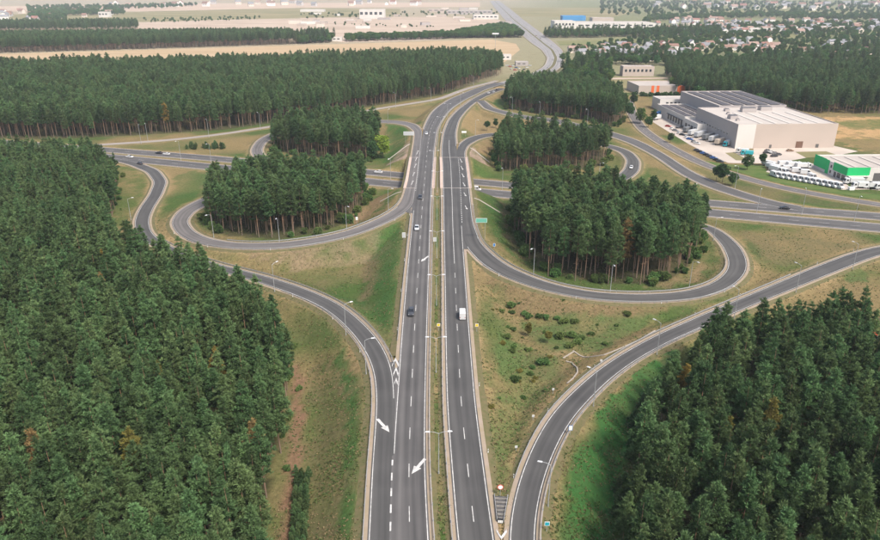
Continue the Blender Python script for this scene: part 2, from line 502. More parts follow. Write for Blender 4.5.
def vnoise(X, Y, scale, seed):
    """value noise, -1..1"""
    r = np.random.default_rng(seed); T = r.random((257, 257)) * 2 - 1
    x, y = np.asarray(X) / scale + 1000.37, np.asarray(Y) / scale + 1000.71
    i, j = np.floor(x).astype(int), np.floor(y).astype(int); u, v = x - i, y - j
    u, v = u * u * (3 - 2 * u), v * v * (3 - 2 * v); i, j = i % 256, j % 256
    return (T[j, i] * (1 - u) + T[j, i + 1] * u) * (1 - v) + (T[j + 1, i] * (1 - u) + T[j + 1, i + 1] * u) * v


# woodland outlines (where the trunks stand)
WOODS = {
 'left': [(-150, 166), (-420, 640), (266, 640), (275, 500), (285, 425), (290, 375), (284, 345), (246, 314), (196, 290), (146, 273), (116, 255), (106, 238), (114, 215), (119, 190), (114, 172), (60, 168)],
 'right': [(608, 650), (618, 560), (634, 470), (648, 425), (668, 398), (692, 376), (740, 356), (790, 340), (846, 340), (866, 352), (890, 385), (1010, 430), (1150, 640)],
 'isl_sw': [(208, 226), (225, 235), (275, 239), (320, 233), (345, 222), (363, 206), (369, 193), (330, 190), (280, 189), (240, 193), (214, 206)],
 'isl_nw': [(273, 150), (300, 156), (340, 160), (368, 162), (378, 152), (384, 142), (366, 133), (330, 130), (295, 134), (274, 141)],
 'isl_ne': [(494, 158), (499, 171), (547, 172), (592, 168), (608, 161), (607, 152), (580, 147), (530, 144), (500, 147)],
 'isl_far_ne': [(504, 100), (509, 109), (545, 115), (590, 121), (617, 127), (627, 117), (616, 104), (590, 96), (550, 92), (520, 92)],
 'isl_se': [(513, 233), (530, 260), (560, 277), (600, 284), (652, 284), (686, 271), (699, 250), (699, 232), (675, 226), (600, 214), (530, 207), (511, 210)],
 'belt': [(-160, 138), (60, 139), (130, 136), (220, 130.5), (270, 123.5), (330, 114), (377, 105.5), (440, 95.5), (472, 85), (503, 75), (500, 67), (480, 63.5), (440, 64), (330, 67), (220, 71), (110, 74), (0, 75), (-160, 78)],
}
WP = {k: world_poly(v) for k, v in WOODS.items()}

# ------------------------------------------------------------------ ground sheet
def grow(a, lim, f=1.22, d=3.0):
    out = []; x = a
    while abs(x) < lim: x += d; d *= f; out.append(x)
    return out


xs = np.concatenate([[-v for v in grow(-GX0, 9000)][::-1], gx, grow(GX1, 9000)])
ys = np.concatenate([[-300, -60, 30, 60, 76], gy, grow(GY1, 14000)])
X, Y = np.meshgrid(xs, ys)
Z = np.zeros_like(X)
ox, oy = int(np.searchsorted(xs, GX0 - .01)), int(np.searchsorted(ys, GY0 - .01))
Z[oy:oy + ny, ox:ox + nx] = HT
Dg = np.full_like(X, 30.0); Dg[oy:oy + ny, ox:ox + nx] = DR

green = np.array([0.054, 0.088, 0.024]); lush = np.array([0.040, 0.098, 0.026]); dry = np.array([0.192, 0.142, 0.068])
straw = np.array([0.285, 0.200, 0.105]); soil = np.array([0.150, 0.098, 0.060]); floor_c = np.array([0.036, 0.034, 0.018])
wild = np.array([0.098, 0.090, 0.044])


def blend(C, c, w): return C * (1 - w[..., None]) + np.asarray(c) * w[..., None]


n1 = vnoise(X, Y, 17, 1); n2 = vnoise(X, Y, 6, 2); n3 = vnoise(X, Y, 47, 3); n4 = vnoise(X, Y, 2.6, 4)
n5 = vnoise(X, Y, 28, 6)
w = np.clip(0.48 + 0.6 * n1 + 0.2 * n2 + 0.8 * n3 + .8 * n5 + .12 * n4, 0, 1)
Cc = blend(np.broadcast_to(green, X.shape + (3,)).copy(), dry, w)
Cc = blend(Cc, wild, np.clip(0.3 + 0.6 * n2 - .3 * n1, 0, 1) * .35)
ed = np.clip(1 - (Dg - 1.0 + 1.4 * n2) / 3.2, 0, 1)
Cc = blend(Cc, straw, ed * np.clip(.85 + .3 * n4, 0, 1))


def paint_area(pts, c, soft=2.0, amount=1.0, noise=1.5, z=0.0, solid=False):
    global Cc
    P = world_poly(pts, z)
    Xj, Yj = X + noise * n2 + .6 * noise * n4, Y + noise * vnoise(X, Y, 5, 9) + .6 * noise * vnoise(X, Y, 2.4, 10)
    m = (X > P[:, 0].min() - 8) & (X < P[:, 0].max() + 8) & (Y > P[:, 1].min() - 8) & (Y < P[:, 1].max() + 8)
    wgt = np.zeros_like(X); wgt[m] = (inside(P, Xj[m], Yj[m]) * .5 + inside(P, Xj[m] + 1.2 * noise * n1[m], Yj[m] + noise * n4[m]) * .5) * amount * np.clip(.8 + .5 * n4[m] + .4 * n2[m], .2, 1)
    if solid: wgt[m] = inside(P, Xj[m], Yj[m]) * amount * np.clip(.92 + .15 * n4[m], 0, 1)
    Cc = blend(Cc, c, np.clip(wgt, 0, 1))


# left verge at the bottom
paint_area([(297, 640), (300, 480), (310, 400), (318, 360), (345, 370), (360, 420), (362, 640)], wild, amount=.65)
paint_area([(338, 640), (340, 470), (332, 400), (322, 350), (340, 345), (358, 390), (363, 430), (360, 640)], green * .95, amount=.75)
paint_area([(352, 640), (358, 470), (366, 420), (360, 380), (350, 350), (361, 350), (374, 385), (374, 420), (369, 640)], straw * .85, amount=.6, z=5)
paint_area([(268, 640), (280, 540), (287, 455), (292, 420), (294, 360), (303, 375), (303, 420), (300, 480), (293, 540), (286, 640)], np.array([.185, .108, .068]), amount=1.0, noise=.6, solid=True)
paint_area([(330, 300), (345, 315), (380, 360), (392, 395), (402, 350), (408, 250), (395, 225), (372, 240), (378, 300)], lush * .9, amount=.6)
paint_area([(376, 240), (398, 228), (407, 240), (400, 320), (395, 345), (380, 330), (372, 290)], lush, amount=.6, noise=3)
paint_area([(240, 252), (340, 242), (390, 228), (376, 262), (300, 272), (250, 264)], soil * 1.25 + .03, amount=.55)
paint_area([(366, 262), (382, 262), (374, 304), (364, 304)], soil * 1.2, amount=.6)
paint_area([(331, 640), (336, 470), (339, 405), (330, 365), (336, 362), (345, 405), (342, 470), (339, 640)], soil * 1.25, amount=.6, noise=1.0, z=1.0)
paint_area([(340, 640), (343, 470), (346, 405), (337, 360), (345, 350), (358, 395), (356, 470), (352, 640)], lush * .95, amount=.75, noise=1.0, z=2.5, solid=True)
# right side triangle between the highway and the slip road
paint_area([(472, 272), (520, 292), (600, 310), (690, 308), (640, 325), (560, 330), (490, 305)], np.array([.150, .108, .058]), amount=.9)
paint_area([(486, 300), (500, 300), (508, 370), (500, 430), (488, 430), (484, 350)], lush * .9, amount=.45, noise=4)
paint_area([(500, 340), (560, 360), (560, 390), (520, 440), (500, 480), (490, 440)], lush * 1.1, amount=.6)
paint_area([(520, 320), (600, 320), (660, 320), (600, 352), (540, 352)], lush, amount=.7)
paint_area([(520, 345), (560, 350), (600, 352), (570, 362), (530, 352)], straw * .8, amount=.5)
# green bank right of the slip road
paint_area([(553, 640), (555, 540), (570, 485), (587, 435), (611, 400), (638, 372), (672, 352), (676, 362), (652, 385), (638, 420), (618, 480), (606, 540), (606, 640)], np.array([.034, .104, .028]), amount=1.0, noise=1.2, z=1.5, solid=True)
paint_area([(545, 640), (549, 520), (565, 460), (590, 420), (625, 380), (600, 400), (585, 450), (565, 500), (556, 640)], dry * .85, amount=.35)
# south-east meadow
paint_area([(740, 232), (860, 244), (880, 240), (800, 262), (770, 268), (752, 248)], wild * 1.1, amount=.6)
paint_area([(745, 238), (760, 245), (772, 262), (760, 268), (750, 255)], lush * .8, amount=.6)
paint_area([(830, 275), (880, 262), (900, 300), (880, 320), (860, 300)], dry * .95, amount=.6)
paint_area([(838, 268), (858, 266), (868, 280), (848, 284)], lush, amount=.7)
# inner rims of the loops
paint_area([(484, 205), (500, 205), (512, 240), (530, 266), (515, 262), (495, 246)], lush * .85, amount=.8)
paint_area([(500, 200), (508, 208), (512, 240), (528, 262), (520, 262), (505, 240)], soil * 1.2, amount=.6)
paint_area([(704, 236), (720, 250), (724, 266), (712, 280), (702, 274), (708, 256)], lush * .8, amount=.75)
paint_area([(640, 286), (690, 276), (700, 262), (708, 268), (700, 282), (650, 291)], soil * 1.5, amount=.6)
paint_area([(345, 226), (366, 205), (385, 198), (384, 212), (356, 226)], soil * 1.4, amount=.7)
paint_area([(372, 212), (402, 192), (404, 198), (384, 214)], lush * .9, amount=.8, z=3)
paint_area([(388, 128), (410, 128), (412, 140), (395, 158), (384, 160)], lush * 1.05, amount=.8, z=2)
paint_area([(480, 130), (490, 138), (494, 156), (480, 160), (472, 150)], soil * 1.6, amount=.5)
paint_area([(456, 110), (480, 112), (520, 124), (470, 132), (460, 130)], straw * .8, amount=.55, z=3)
paint_area([(500, 96), (508, 100), (508, 110), (498, 108), (492, 100)], lush, amount=.8, z=2)
paint_area([(620, 154), (627, 160), (622, 170), (600, 176), (606, 164)], green, amount=.5)
paint_area([(118, 165), (138, 168), (150, 178), (146, 196), (134, 212), (126, 230), (112, 225)], green * 1.05, amount=.8)
paint_area([(172, 178), (196, 170), (215, 178), (196, 196), (180, 200)], lush * .9, amount=.5)
paint_area([(640, 145), (690, 175), (740, 200), (690, 198), (650, 180)], dry, amount=.5)
paint_area([(700, 172), (760, 186), (880, 208), (880, 212), (780, 200), (720, 186)], wild, amount=.6)
pav = np.array([.30, .215, .175])
paint_area([(403, 149), (412, 146), (408, 163), (386, 163)], pav, amount=.85, z=3, noise=.6)
paint_area([(465, 146), (490, 164), (469, 164)], pav, amount=.85, z=3, noise=.6)
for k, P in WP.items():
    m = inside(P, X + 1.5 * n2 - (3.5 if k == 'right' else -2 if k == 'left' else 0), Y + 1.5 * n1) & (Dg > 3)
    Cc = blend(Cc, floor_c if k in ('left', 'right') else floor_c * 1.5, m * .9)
# sand ground beyond the big hall
paint_area([(822, 117), (1000, 117), (1000, 148), (860, 150), (836, 140)], np.array([.42, .26, .125]), amount=.85, noise=5)
paint_area([(830, 122), (900, 118), (980, 120), (940, 128), (850, 129)], green * 1.1, amount=.8, noise=4)
paint_area([(838, 140), (1000, 134), (1000, 150), (862, 150)], wild, amount=.75, noise=4)
farw = np.clip((Y - 690) / 130, 0, 1)
left_far = np.clip(.5 - (X - .12 * Y) / 500.0, 0, 1)
far_c = np.array([.16, .165, .085]) * (1 - left_far[..., None]) + np.array([.30, .25, .175]) * left_far[..., None]
Cc = Cc * (1 - farw[..., None]) + far_c * farw[..., None]
med = (np.abs(X) < 30) & (Dg < 8) & (Y < 300)
Cc = blend(Cc, green * 1.1, med * np.clip(.55 + .5 * n2 + .4 * n4, 0, 1) * (Dg > .9) * (np.abs(X - 2) < 7))

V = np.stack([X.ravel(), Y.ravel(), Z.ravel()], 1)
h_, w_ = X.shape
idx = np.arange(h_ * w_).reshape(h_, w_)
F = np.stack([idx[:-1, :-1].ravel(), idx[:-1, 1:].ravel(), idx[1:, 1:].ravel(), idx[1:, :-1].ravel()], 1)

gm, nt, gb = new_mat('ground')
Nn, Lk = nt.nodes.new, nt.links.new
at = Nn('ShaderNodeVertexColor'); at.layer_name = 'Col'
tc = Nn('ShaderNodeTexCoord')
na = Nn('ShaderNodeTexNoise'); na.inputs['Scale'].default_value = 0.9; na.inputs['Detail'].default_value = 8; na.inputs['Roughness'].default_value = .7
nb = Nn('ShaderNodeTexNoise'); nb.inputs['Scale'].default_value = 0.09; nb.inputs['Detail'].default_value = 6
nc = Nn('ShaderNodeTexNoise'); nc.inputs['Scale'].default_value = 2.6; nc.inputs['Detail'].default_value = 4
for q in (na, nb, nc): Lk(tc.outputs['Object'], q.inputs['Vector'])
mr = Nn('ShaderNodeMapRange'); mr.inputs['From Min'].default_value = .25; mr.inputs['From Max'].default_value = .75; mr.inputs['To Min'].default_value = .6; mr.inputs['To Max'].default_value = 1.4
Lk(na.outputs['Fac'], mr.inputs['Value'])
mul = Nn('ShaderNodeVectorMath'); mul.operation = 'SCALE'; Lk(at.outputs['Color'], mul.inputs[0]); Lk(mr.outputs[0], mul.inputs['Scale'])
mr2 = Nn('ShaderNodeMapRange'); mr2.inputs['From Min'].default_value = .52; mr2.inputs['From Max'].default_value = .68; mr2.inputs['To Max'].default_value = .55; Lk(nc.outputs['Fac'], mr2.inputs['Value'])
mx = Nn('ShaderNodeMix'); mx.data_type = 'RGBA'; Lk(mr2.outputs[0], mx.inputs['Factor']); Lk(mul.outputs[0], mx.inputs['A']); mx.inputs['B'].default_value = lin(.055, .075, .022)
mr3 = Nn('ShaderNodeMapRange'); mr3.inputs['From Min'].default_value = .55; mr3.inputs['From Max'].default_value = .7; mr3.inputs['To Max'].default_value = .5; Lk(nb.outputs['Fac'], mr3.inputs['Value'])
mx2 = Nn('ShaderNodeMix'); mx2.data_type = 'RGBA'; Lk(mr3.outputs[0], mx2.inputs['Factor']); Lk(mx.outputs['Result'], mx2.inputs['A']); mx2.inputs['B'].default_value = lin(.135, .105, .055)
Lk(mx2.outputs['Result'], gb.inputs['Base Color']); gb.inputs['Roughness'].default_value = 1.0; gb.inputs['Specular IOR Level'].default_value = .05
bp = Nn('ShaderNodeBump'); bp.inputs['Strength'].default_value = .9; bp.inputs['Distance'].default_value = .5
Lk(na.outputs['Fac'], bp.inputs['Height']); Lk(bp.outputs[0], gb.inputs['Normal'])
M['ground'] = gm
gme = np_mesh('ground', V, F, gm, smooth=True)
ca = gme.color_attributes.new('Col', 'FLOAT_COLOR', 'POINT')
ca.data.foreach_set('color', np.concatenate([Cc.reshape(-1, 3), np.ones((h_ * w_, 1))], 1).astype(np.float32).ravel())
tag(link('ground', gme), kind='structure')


# ------------------------------------------------------------------ road sheets
def strip(name, road, o0, o1, dz0, dz1, material, parent=None, s0=None, s1=None, uv=False, kind=None, rel=None, cull=False):
    """a sheet along a road between two offsets; rel='R'/'L' measures offsets from that edge outwards"""
    S = road.S
    m = np.ones(len(S), bool)
    if s0 is not None: m &= S >= s0
    if s1 is not None: m &= S <= s1
    ii = np.nonzero(m)[0]
    if len(ii) < 2: return None
    hw = road.HW[ii]
    if rel == 'R': a, b = hw + o0, hw + o1
    elif rel == 'L': a, b = -hw - o1, -hw - o0; dz0, dz1 = dz1, dz0
    elif rel == 'F': a, b = -hw + o0, hw + o1
    else: a, b = np.full(len(ii), o0), np.full(len(ii), o1)
    P0 = road.C[ii] + road.N[ii] * a[:, None]; P1 = road.C[ii] + road.N[ii] * b[:, None]
    n = len(ii)
    V = np.zeros((2 * n, 3)); V[:n, :2] = P0; V[n:, :2] = P1; V[:n, 2] = road.Z[ii] + dz0; V[n:, 2] = road.Z[ii] + dz1
    k = np.arange(n - 1); F = np.stack([n + k, n + k + 1, k + 1, k], 1)
    if cull:
        mid = (P0[:-1] + P1[1:]) / 2; ok = np.ones(n - 1, bool)
        for r2 in ROADS.values():
            if r2 is road: continue
            for q in range(n - 1):
                if not ok[q]: continue
                d2 = ((r2.C - mid[q]) ** 2).sum(1); j = int(np.argmin(d2))
                if d2[j] < (r2.HW[j] + 1.3) ** 2 and abs(r2.Z[j] - road.Z[ii[q]]) < 2.5: ok[q] = False
        F = F[ok]
        if not len(F): return None
    me = np_mesh(name, V, F, material)
    if uv:
        ul = me.uv_layers.new(name='UVMap')
        vi = np.zeros(len(me.loops), np.int32); me.loops.foreach_get('vertex_index', vi)
        U = np.where(vi < n, a[vi % n], b[vi % n]); Vv = S[ii][vi % n]
        ul.data.foreach_set('uv', np.stack([U, Vv], 1).astype(np.float32).ravel())
    o = link(name, me, parent)
    if kind: o['kind'] = kind
    return o


ROBJ = {}
LIFT = {'main_carriageway_west': .020, 'main_carriageway_east': .020, 'far_highway': .0, 'west_loop_ramp': .010, 'east_loop_ramp': .010,
        'left_slip_road': .012, 'right_slip_road': .012, 'north_east_slip_road': .014, 'north_west_slip_road': .014, 'service_road': .0,
        'lower_carriageway_north': .005, 'lower_carriageway_south': .005}
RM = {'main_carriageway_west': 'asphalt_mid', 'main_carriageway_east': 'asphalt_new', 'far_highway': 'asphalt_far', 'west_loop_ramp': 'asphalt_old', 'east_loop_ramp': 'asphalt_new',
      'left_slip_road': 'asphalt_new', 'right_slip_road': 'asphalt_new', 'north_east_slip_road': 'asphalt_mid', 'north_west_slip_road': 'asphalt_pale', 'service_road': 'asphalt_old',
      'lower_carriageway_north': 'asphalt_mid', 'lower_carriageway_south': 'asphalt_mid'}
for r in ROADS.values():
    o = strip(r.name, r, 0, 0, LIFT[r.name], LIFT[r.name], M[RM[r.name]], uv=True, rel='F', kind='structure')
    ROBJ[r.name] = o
    # verge of gravel falling to the grass
    for side in 'LR':
        strip('gravel_verge', r, 0.0, 0.9, -.025, -0.06, M['gravel'], o, rel=side, cull=True)
        strip('verge_slope', r, 0.9, 2.6, -0.06, -0.52, M['verge_grass'], o, rel=side, cull=True)


def seg(road, a, b):
    s0, s1 = road.near(*a), road.near(*b); return min(s0, s1), max(s0, s1)


def edge_line(road, side, a=None, b=None, inset=0.28, w=0.16):
    s0, s1 = (None, None) if a is None else seg(road, a, b)
    strip('edge_line', road, -inset - w, -inset, LIFT[road.name] + .006, LIFT[road.name] + .006, M['paint'], ROBJ[road.name], s0, s1, rel=side)


def dashes(road, off, a, b, length, gap, w=0.16, name='lane_dash'):
    s0, s1 = seg(road, a, b); d = s0
    z = LIFT[road.name] + .007
    while d < s1:
        mb = MB(); q = []
        for dd in (d, min(d + length, s1)):
            c, zz, hw, t, n = road.at(dd); o_ = off(hw) if callable(off) else off
            q.append((c + n * (o_ - w / 2), zz)); q.append((c + n * (o_ + w / 2), zz))
        (p0, z0), (p1, _), (p2, z2), (p3, _) = q
        mb.poly([(*p1, z0 + z), (*p3, z2 + z), (*p2, z2 + z), (*p0, z0 + z)])
        mb.obj(name, M['paint'], ROBJ[road.name])
        d += length + gap


for r_ in (A, B):
    edge_line(r_, 'R' if r_ is A else 'L')
edge_line(A, 'L', (404, 300), (394, 420)); edge_line(A, 'L', (413, 210), (404, 300)); edge_line(A, 'L', (424, 128), (499, 82)); edge_line(A, 'L', (394, 420), (391, 455))
edge_line(B, 'R', (464, 248), (511, 640)); edge_line(B, 'R', (456.5, 146), (478, 101)); edge_line(B, 'R', (462, 225), (464, 250))
for r_ in (HE, IF, D, Gr, J):
    edge_line(r_, 'L', w=.15); 
edge_line(D, 'R', (394, 400), (95, 156), w=.15); edge_line(Gr, 'R', w=.15); edge_line(J, 'R', w=.2)
edge_line(HE, 'L', w=.15)
edge_line(HE, 'R', (310, 168), (415, 127), w=.15); edge_line(HE, 'R', (405, 208), (318, 184), w=.15)
edge_line(IF, 'R', (555, 186), (461, 146), w=.15); edge_line(IF, 'R', (468, 250), (650, 216), w=.15)
for r_ in (CF, CN):
    for s_ in 'LR': edge_line(r_, s_, inset=.6, w=.24)
    dashes(r_, 0.0, (60, 150) if r_ is CF else (60, 153), (900, 219) if r_ is CF else (900, 231), 4, 8, .16)
dashes(A, 0.0, (411, 640), (432, 114), 4, 8, .15)
dashes(B, 0.0, (489, 640), (455, 262), 4, 8, .15)
s0_, s1_ = seg(B, (455, 262), (449, 140))
strip('lane_line', B, -.08, .08, LIFT[B.name] + .006, LIFT[B.name] + .006, M['paint'], ROBJ[B.name], s0_, s1_)
dashes(A, lambda hw: -hw + .1, (390, 640), (391, 462), 2.2, 2.2, .3, 'merge_dash')
dashes(A, lambda hw: -hw + .1, (420, 150), (415.5, 190), 1.2, 1.6, .28, 'merge_dash')
dashes(B, lambda hw: hw - .1, (458.5, 156), (462, 222), 1.2, 1.6, .28, 'merge_dash')
dashes(LS, 0.0, (640, 128), (880, 205), 3, 6, .14)


def arrow(road, tail, tip, z, w=.34, hw=.85, hl=2.4):
    a, b = G(*tail, z), G(*tip, z); d = b - a; Ln = np.linalg.norm(d); d /= Ln; n = np.array([d[1], -d[0]])
    q = [a + n * w, b - d * hl + n * w, b - d * hl + n * hw, b, b - d * hl - n * hw, b - d * hl - n * w, a - n * w]
    zz = z + .035
    mb = MB(); zf = []
    for p in q:
        k = np.argmin(((road.C - p) ** 2).sum(1)); zf.append(road.Z[k] + LIFT[road.name] + .02)
    mb.poly([(*p, zv) for p, zv in zip(q, zf)])
    o = mb.obj('merge_arrow', M['paint'], ROBJ[road.name])
    return o


arrow(D, (377.5, 419.5), (389.5, 432.5), 5.5)
arrow(A, (425, 459), (411.5, 474), 5.35)
arrow(A, (428.5, 256), (421, 261.5), 7.15)
for k, (x_, y_) in enumerate([(412.2, 183), (413.6, 174.5), (415.2, 166), (416.3, 159), (417.4, 152.5)]):
    arrow(HE, (x_ - .9, y_ + 1.6), (x_ + 1.0, y_ - 2.4), 7.5, w=.15, hw=.55, hl=1.6)
for k, (x_, y_) in enumerate([(460.8, 160), (461.8, 167.5), (462.8, 175), (463.9, 184), (464.8, 194), (466, 207)]):
    arrow(IF, (x_ - .9, y_ - 1.6), (x_ + 1.2, y_ + 2.2), 7.5, w=.15, hw=.55, hl=1.6)


def gore(name, road, pts, z, lift):
    q = []
    for p in pts:
        g = G(p[0], p[1], z); k = np.argmin(((road.C - g) ** 2).sum(1)); g = G(p[0], p[1], road.Z[k]); q.append((*g, road.Z[k] + lift))
    return q


def gore_patch(road, pts, z, m='asphalt_mid'):
    mb = MB(); mb.poly(gore('g', road, pts, z, .004)); o = mb.obj('gore_surface', M[m], ROBJ[road.name]); return o


def gore_fill(r1, sg1, r2, sg2, a, b, m):
    """surface between the edges of two converging roads, from pixel a to pixel b"""
    s0, s1 = seg(r1, a, b); mb = MB(); rows = []
    for d_ in np.arange(s0, s1, 3.0):
        c, z, hw, t, n = r1.at(d_); p = c + n * sg1 * (hw - .1)
        e2 = r2.C + r2.N * (sg2 * (r2.HW - .1))[:, None]
        k = np.argmin(((e2 - p) ** 2).sum(1)); rows.append(((*p, z + .009), (*e2[k], r2.Z[k] + .009)))
    for q0, q1 in zip(rows[:-1], rows[1:]):
        f = [q0[0], q1[0], q1[1], q0[1]]
        mb.poly(f)
    o = mb.obj('gore_surface', M[m], ROBJ[r1.name]); return o


gore_fill(A, -1, D, 1, (399, 357), (391.5, 462), 'asphalt_mid')
gore_fill(A, -1, HE, -1, (413, 213), (418, 168), 'asphalt_mid'); gore_fill(B, 1, IF, 1, (463.7, 248), (458, 152), 'asphalt_new')
gore_fill(B, 1, Gr, -1, (494, 534), (511, 640), 'asphalt_new')


def chevron(road, apex, l, r_, th, z):
    """one painted V: apex towards the traffic"""
    a, b, c = G(*apex, z), G(*l, z), G(*r_, z); e = np.array([0, th])
    zz = max(r2.Z[np.argmin(((r2.C - q) ** 2).sum(1))] for r2 in ((A, D) if road is A else (B, Gr)) for q in (a, b, c)) + .055
    mb = MB()
    mb.poly([(*(a), zz), (*(a + e), zz), (*(b + e), zz), (*b, zz)][::-1]); mb.poly([(*a, zz), (*c, zz), (*(c + e), zz), (*(a + e), zz)])
    mb.obj('chevron_marking', M['paint'], ROBJ[road.name])


chevron(A, (395.2, 361.5), (391.8, 368), (398.6, 368), 1.6, 5.9)
chevron(A, (395.8, 371), (393, 377.5), (398.2, 377.5), 1.6, 5.8)
chevron(A, (395.9, 381.5), (394.3, 386), (397.4, 386), 1.4, 5.7)
chevron(Gr, (501.5, 540), (496.5, 532.5), (507, 532.5), .8, 5.0)
chevron(Gr, (503.5, 552), (498.5, 544.5), (508, 544.5), .8, 5.0)

strip('median_strip', MF, -2.0, 2.0, .03, .03, M['verge_grass'], ROBJ[MF.name])
for o_ in (-10.2, -2.6, 2.6, 10.2): strip('edge_line', MF, o_ - .12, o_ + .12, .02, .02, M['paint'], ROBJ[MF.name])
for o_ in (-6.3, 6.3): dashes(MF, o_, (520, 82), (532, 33), 4, 8, .2)

# ------------------------------------------------------------------ trees
def leaf_mat(name, c, vs=.25, hue=.03, bright=1.0, trans=0.25):
    m, nt, b = new_mat(name)
    Nn, Lk = nt.nodes.new, nt.links.new
    oi = Nn('ShaderNodeObjectInfo'); ge = Nn('ShaderNodeNewGeometry')
    hsv = Nn('ShaderNodeHueSaturation'); hsv.inputs['Color'].default_value = lin(*c)
    r1 = Nn('ShaderNodeMapRange'); r1.inputs['To Min'].default_value = .5 - hue * .6; r1.inputs['To Max'].default_value = .5 + hue; Lk(oi.outputs['Random'], r1.inputs['Value'])
    Lk(r1.outputs[0], hsv.inputs['Hue'])
    # brightness: per tree and per tuft
    wn_ = Nn('ShaderNodeTexWhiteNoise'); wn_.noise_dimensions = '1D'; Lk(oi.outputs['Random'], wn_.inputs['W'])
    r2 = Nn('ShaderNodeMapRange'); r2.inputs['To Min'].default_value = 1 - vs; r2.inputs['To Max'].default_value = 1 + vs * 1.3; Lk(wn_.outputs['Value'], r2.inputs['Value'])
    r3 = Nn('ShaderNodeMapRange'); r3.inputs['To Min'].default_value = .72 * bright; r3.inputs['To Max'].default_value = 1.38 * bright; Lk(ge.outputs['Random Per Island'], r3.inputs['Value'])
    mm = Nn('ShaderNodeMath'); mm.operation = 'MULTIPLY'; Lk(r2.outputs[0], mm.inputs[0]); Lk(r3.outputs[0], mm.inputs[1]); Lk(mm.outputs[0], hsv.inputs['Value'])
    Lk(hsv.outputs[0], b.inputs['Base Color'])
    b.inputs['Roughness'].default_value = .75; b.inputs['Specular IOR Level'].default_value = .18
    if trans:
        tr = Nn('ShaderNodeBsdfTranslucent'); Lk(hsv.outputs[0], tr.inputs['Color'])
        ms = Nn('ShaderNodeMixShader'); ms.inputs[0].default_value = trans
        out = nt.nodes['Material Output']
        Lk(b.outputs[0], ms.inputs[1]); Lk(tr.outputs[0], ms.inputs[2]); Lk(ms.outputs[0], out.inputs['Surface'])
    return m


M['needles'] = leaf_mat('needles', (0.090, 0.143, 0.055), .36, .030, 1.0, .3)
M['leaves'] = leaf_mat('leaves', (0.075, 0.135, 0.035), .3, .04)
M['leaves_shrub'] = leaf_mat('leaves_shrub', (0.095, 0.145, 0.042), .3, .04)
M['leaves_bright'] = leaf_mat('leaves_bright', (0.21, 0.29, 0.045), .1, .01)
M['leaves_dark'] = leaf_mat('leaves_dark', (0.052, 0.105, 0.036), .2, .02)
M['leaves_autumn'] = leaf_mat('leaves_autumn', (0.24, 0.17, 0.045), .15, .01)
M['leaves_olive'] = leaf_mat('leaves_olive', (0.17, 0.155, 0.040), .12, .01)
M['leaves_rust'] = leaf_mat('leaves_rust', (0.21, 0.145, 0.06), .1, .01)
bm_, nt, b = new_mat('pine_bark')
tc = nt.nodes.new('ShaderNodeTexCoord'); sx = nt.nodes.new('ShaderNodeSeparateXYZ'); nt.links.new(tc.outputs['Object'], sx.inputs[0])
no = nt.nodes.new('ShaderNodeTexNoise'); no.inputs['Scale'].default_value = 3; nt.links.new(tc.outputs['Object'], no.inputs['Vector'])
ad = nt.nodes.new('ShaderNodeMath'); ad.operation = 'MULTIPLY_ADD'; ad.inputs[1].default_value = 5; nt.links.new(no.outputs['Fac'], ad.inputs[0]); nt.links.new(sx.outputs[2], ad.inputs[2])
rp = nt.nodes.new('ShaderNodeMapRange'); rp.inputs['From Min'].default_value = 3; rp.inputs['From Max'].default_value = 10; nt.links.new(ad.outputs[0], rp.inputs['Value'])
mx = nt.nodes.new('ShaderNodeMix'); mx.data_type = 'RGBA'; mx.inputs['A'].default_value = lin(.165, .12, .09); mx.inputs['B'].default_value = lin(.26, .155, .095)
nt.links.new(rp.outputs[0], mx.inputs['Factor']); nt.links.new(mx.outputs['Result'], b.inputs['Base Color']); b.inputs['Roughness'].default_value = .95
M['pine_bark'] = bm_
M['bark'] = mat('bark', (.10, .08, .06), .95, var=.25, scale=3)


def rand_dirs(n, r): 
    v = r.normal(size=(n, 3)); return v / np.linalg.norm(v, axis=1)[:, None]


def tufts(centers, axes, nb, ln, wd, spread, r):
    """fans of narrow blades; every tuft is one connected island (its blades share the centre vertex)"""
    n = len(centers)
    d = axes[:, None, :] + spread * rand_dirs(n * nb, r).reshape(n, nb, 3)
    d /= np.linalg.norm(d, axis=2)[..., None]
    side = np.cross(d, rand_dirs(n * nb, r).reshape(n, nb, 3)); side /= np.linalg.norm(side, axis=2)[..., None] + 1e-6
    L = ln * (0.65 + .7 * r.random((n, nb, 1)))
    c = np.broadcast_to(centers[:, None, :], (n, nb, 3))
    p1 = c + d * L * .62 + side * wd; p2 = c + d * L * .62 - side * wd; p3 = c + d * L
    V = np.concatenate([centers[:, None, :], np.stack([p1, p3, p2], 2).reshape(n, nb * 3, 3)], 1).reshape(-1, 3)
    base = (np.arange(n) * (1 + nb * 3))[:, None, None]
    k = np.arange(nb)[None, :, None] * 3
    f1 = np.concatenate([base + 0 * k, base + 1 + k, base + 2 + k, base + 3 + k], 2).reshape(-1, 4)
    return V, f1


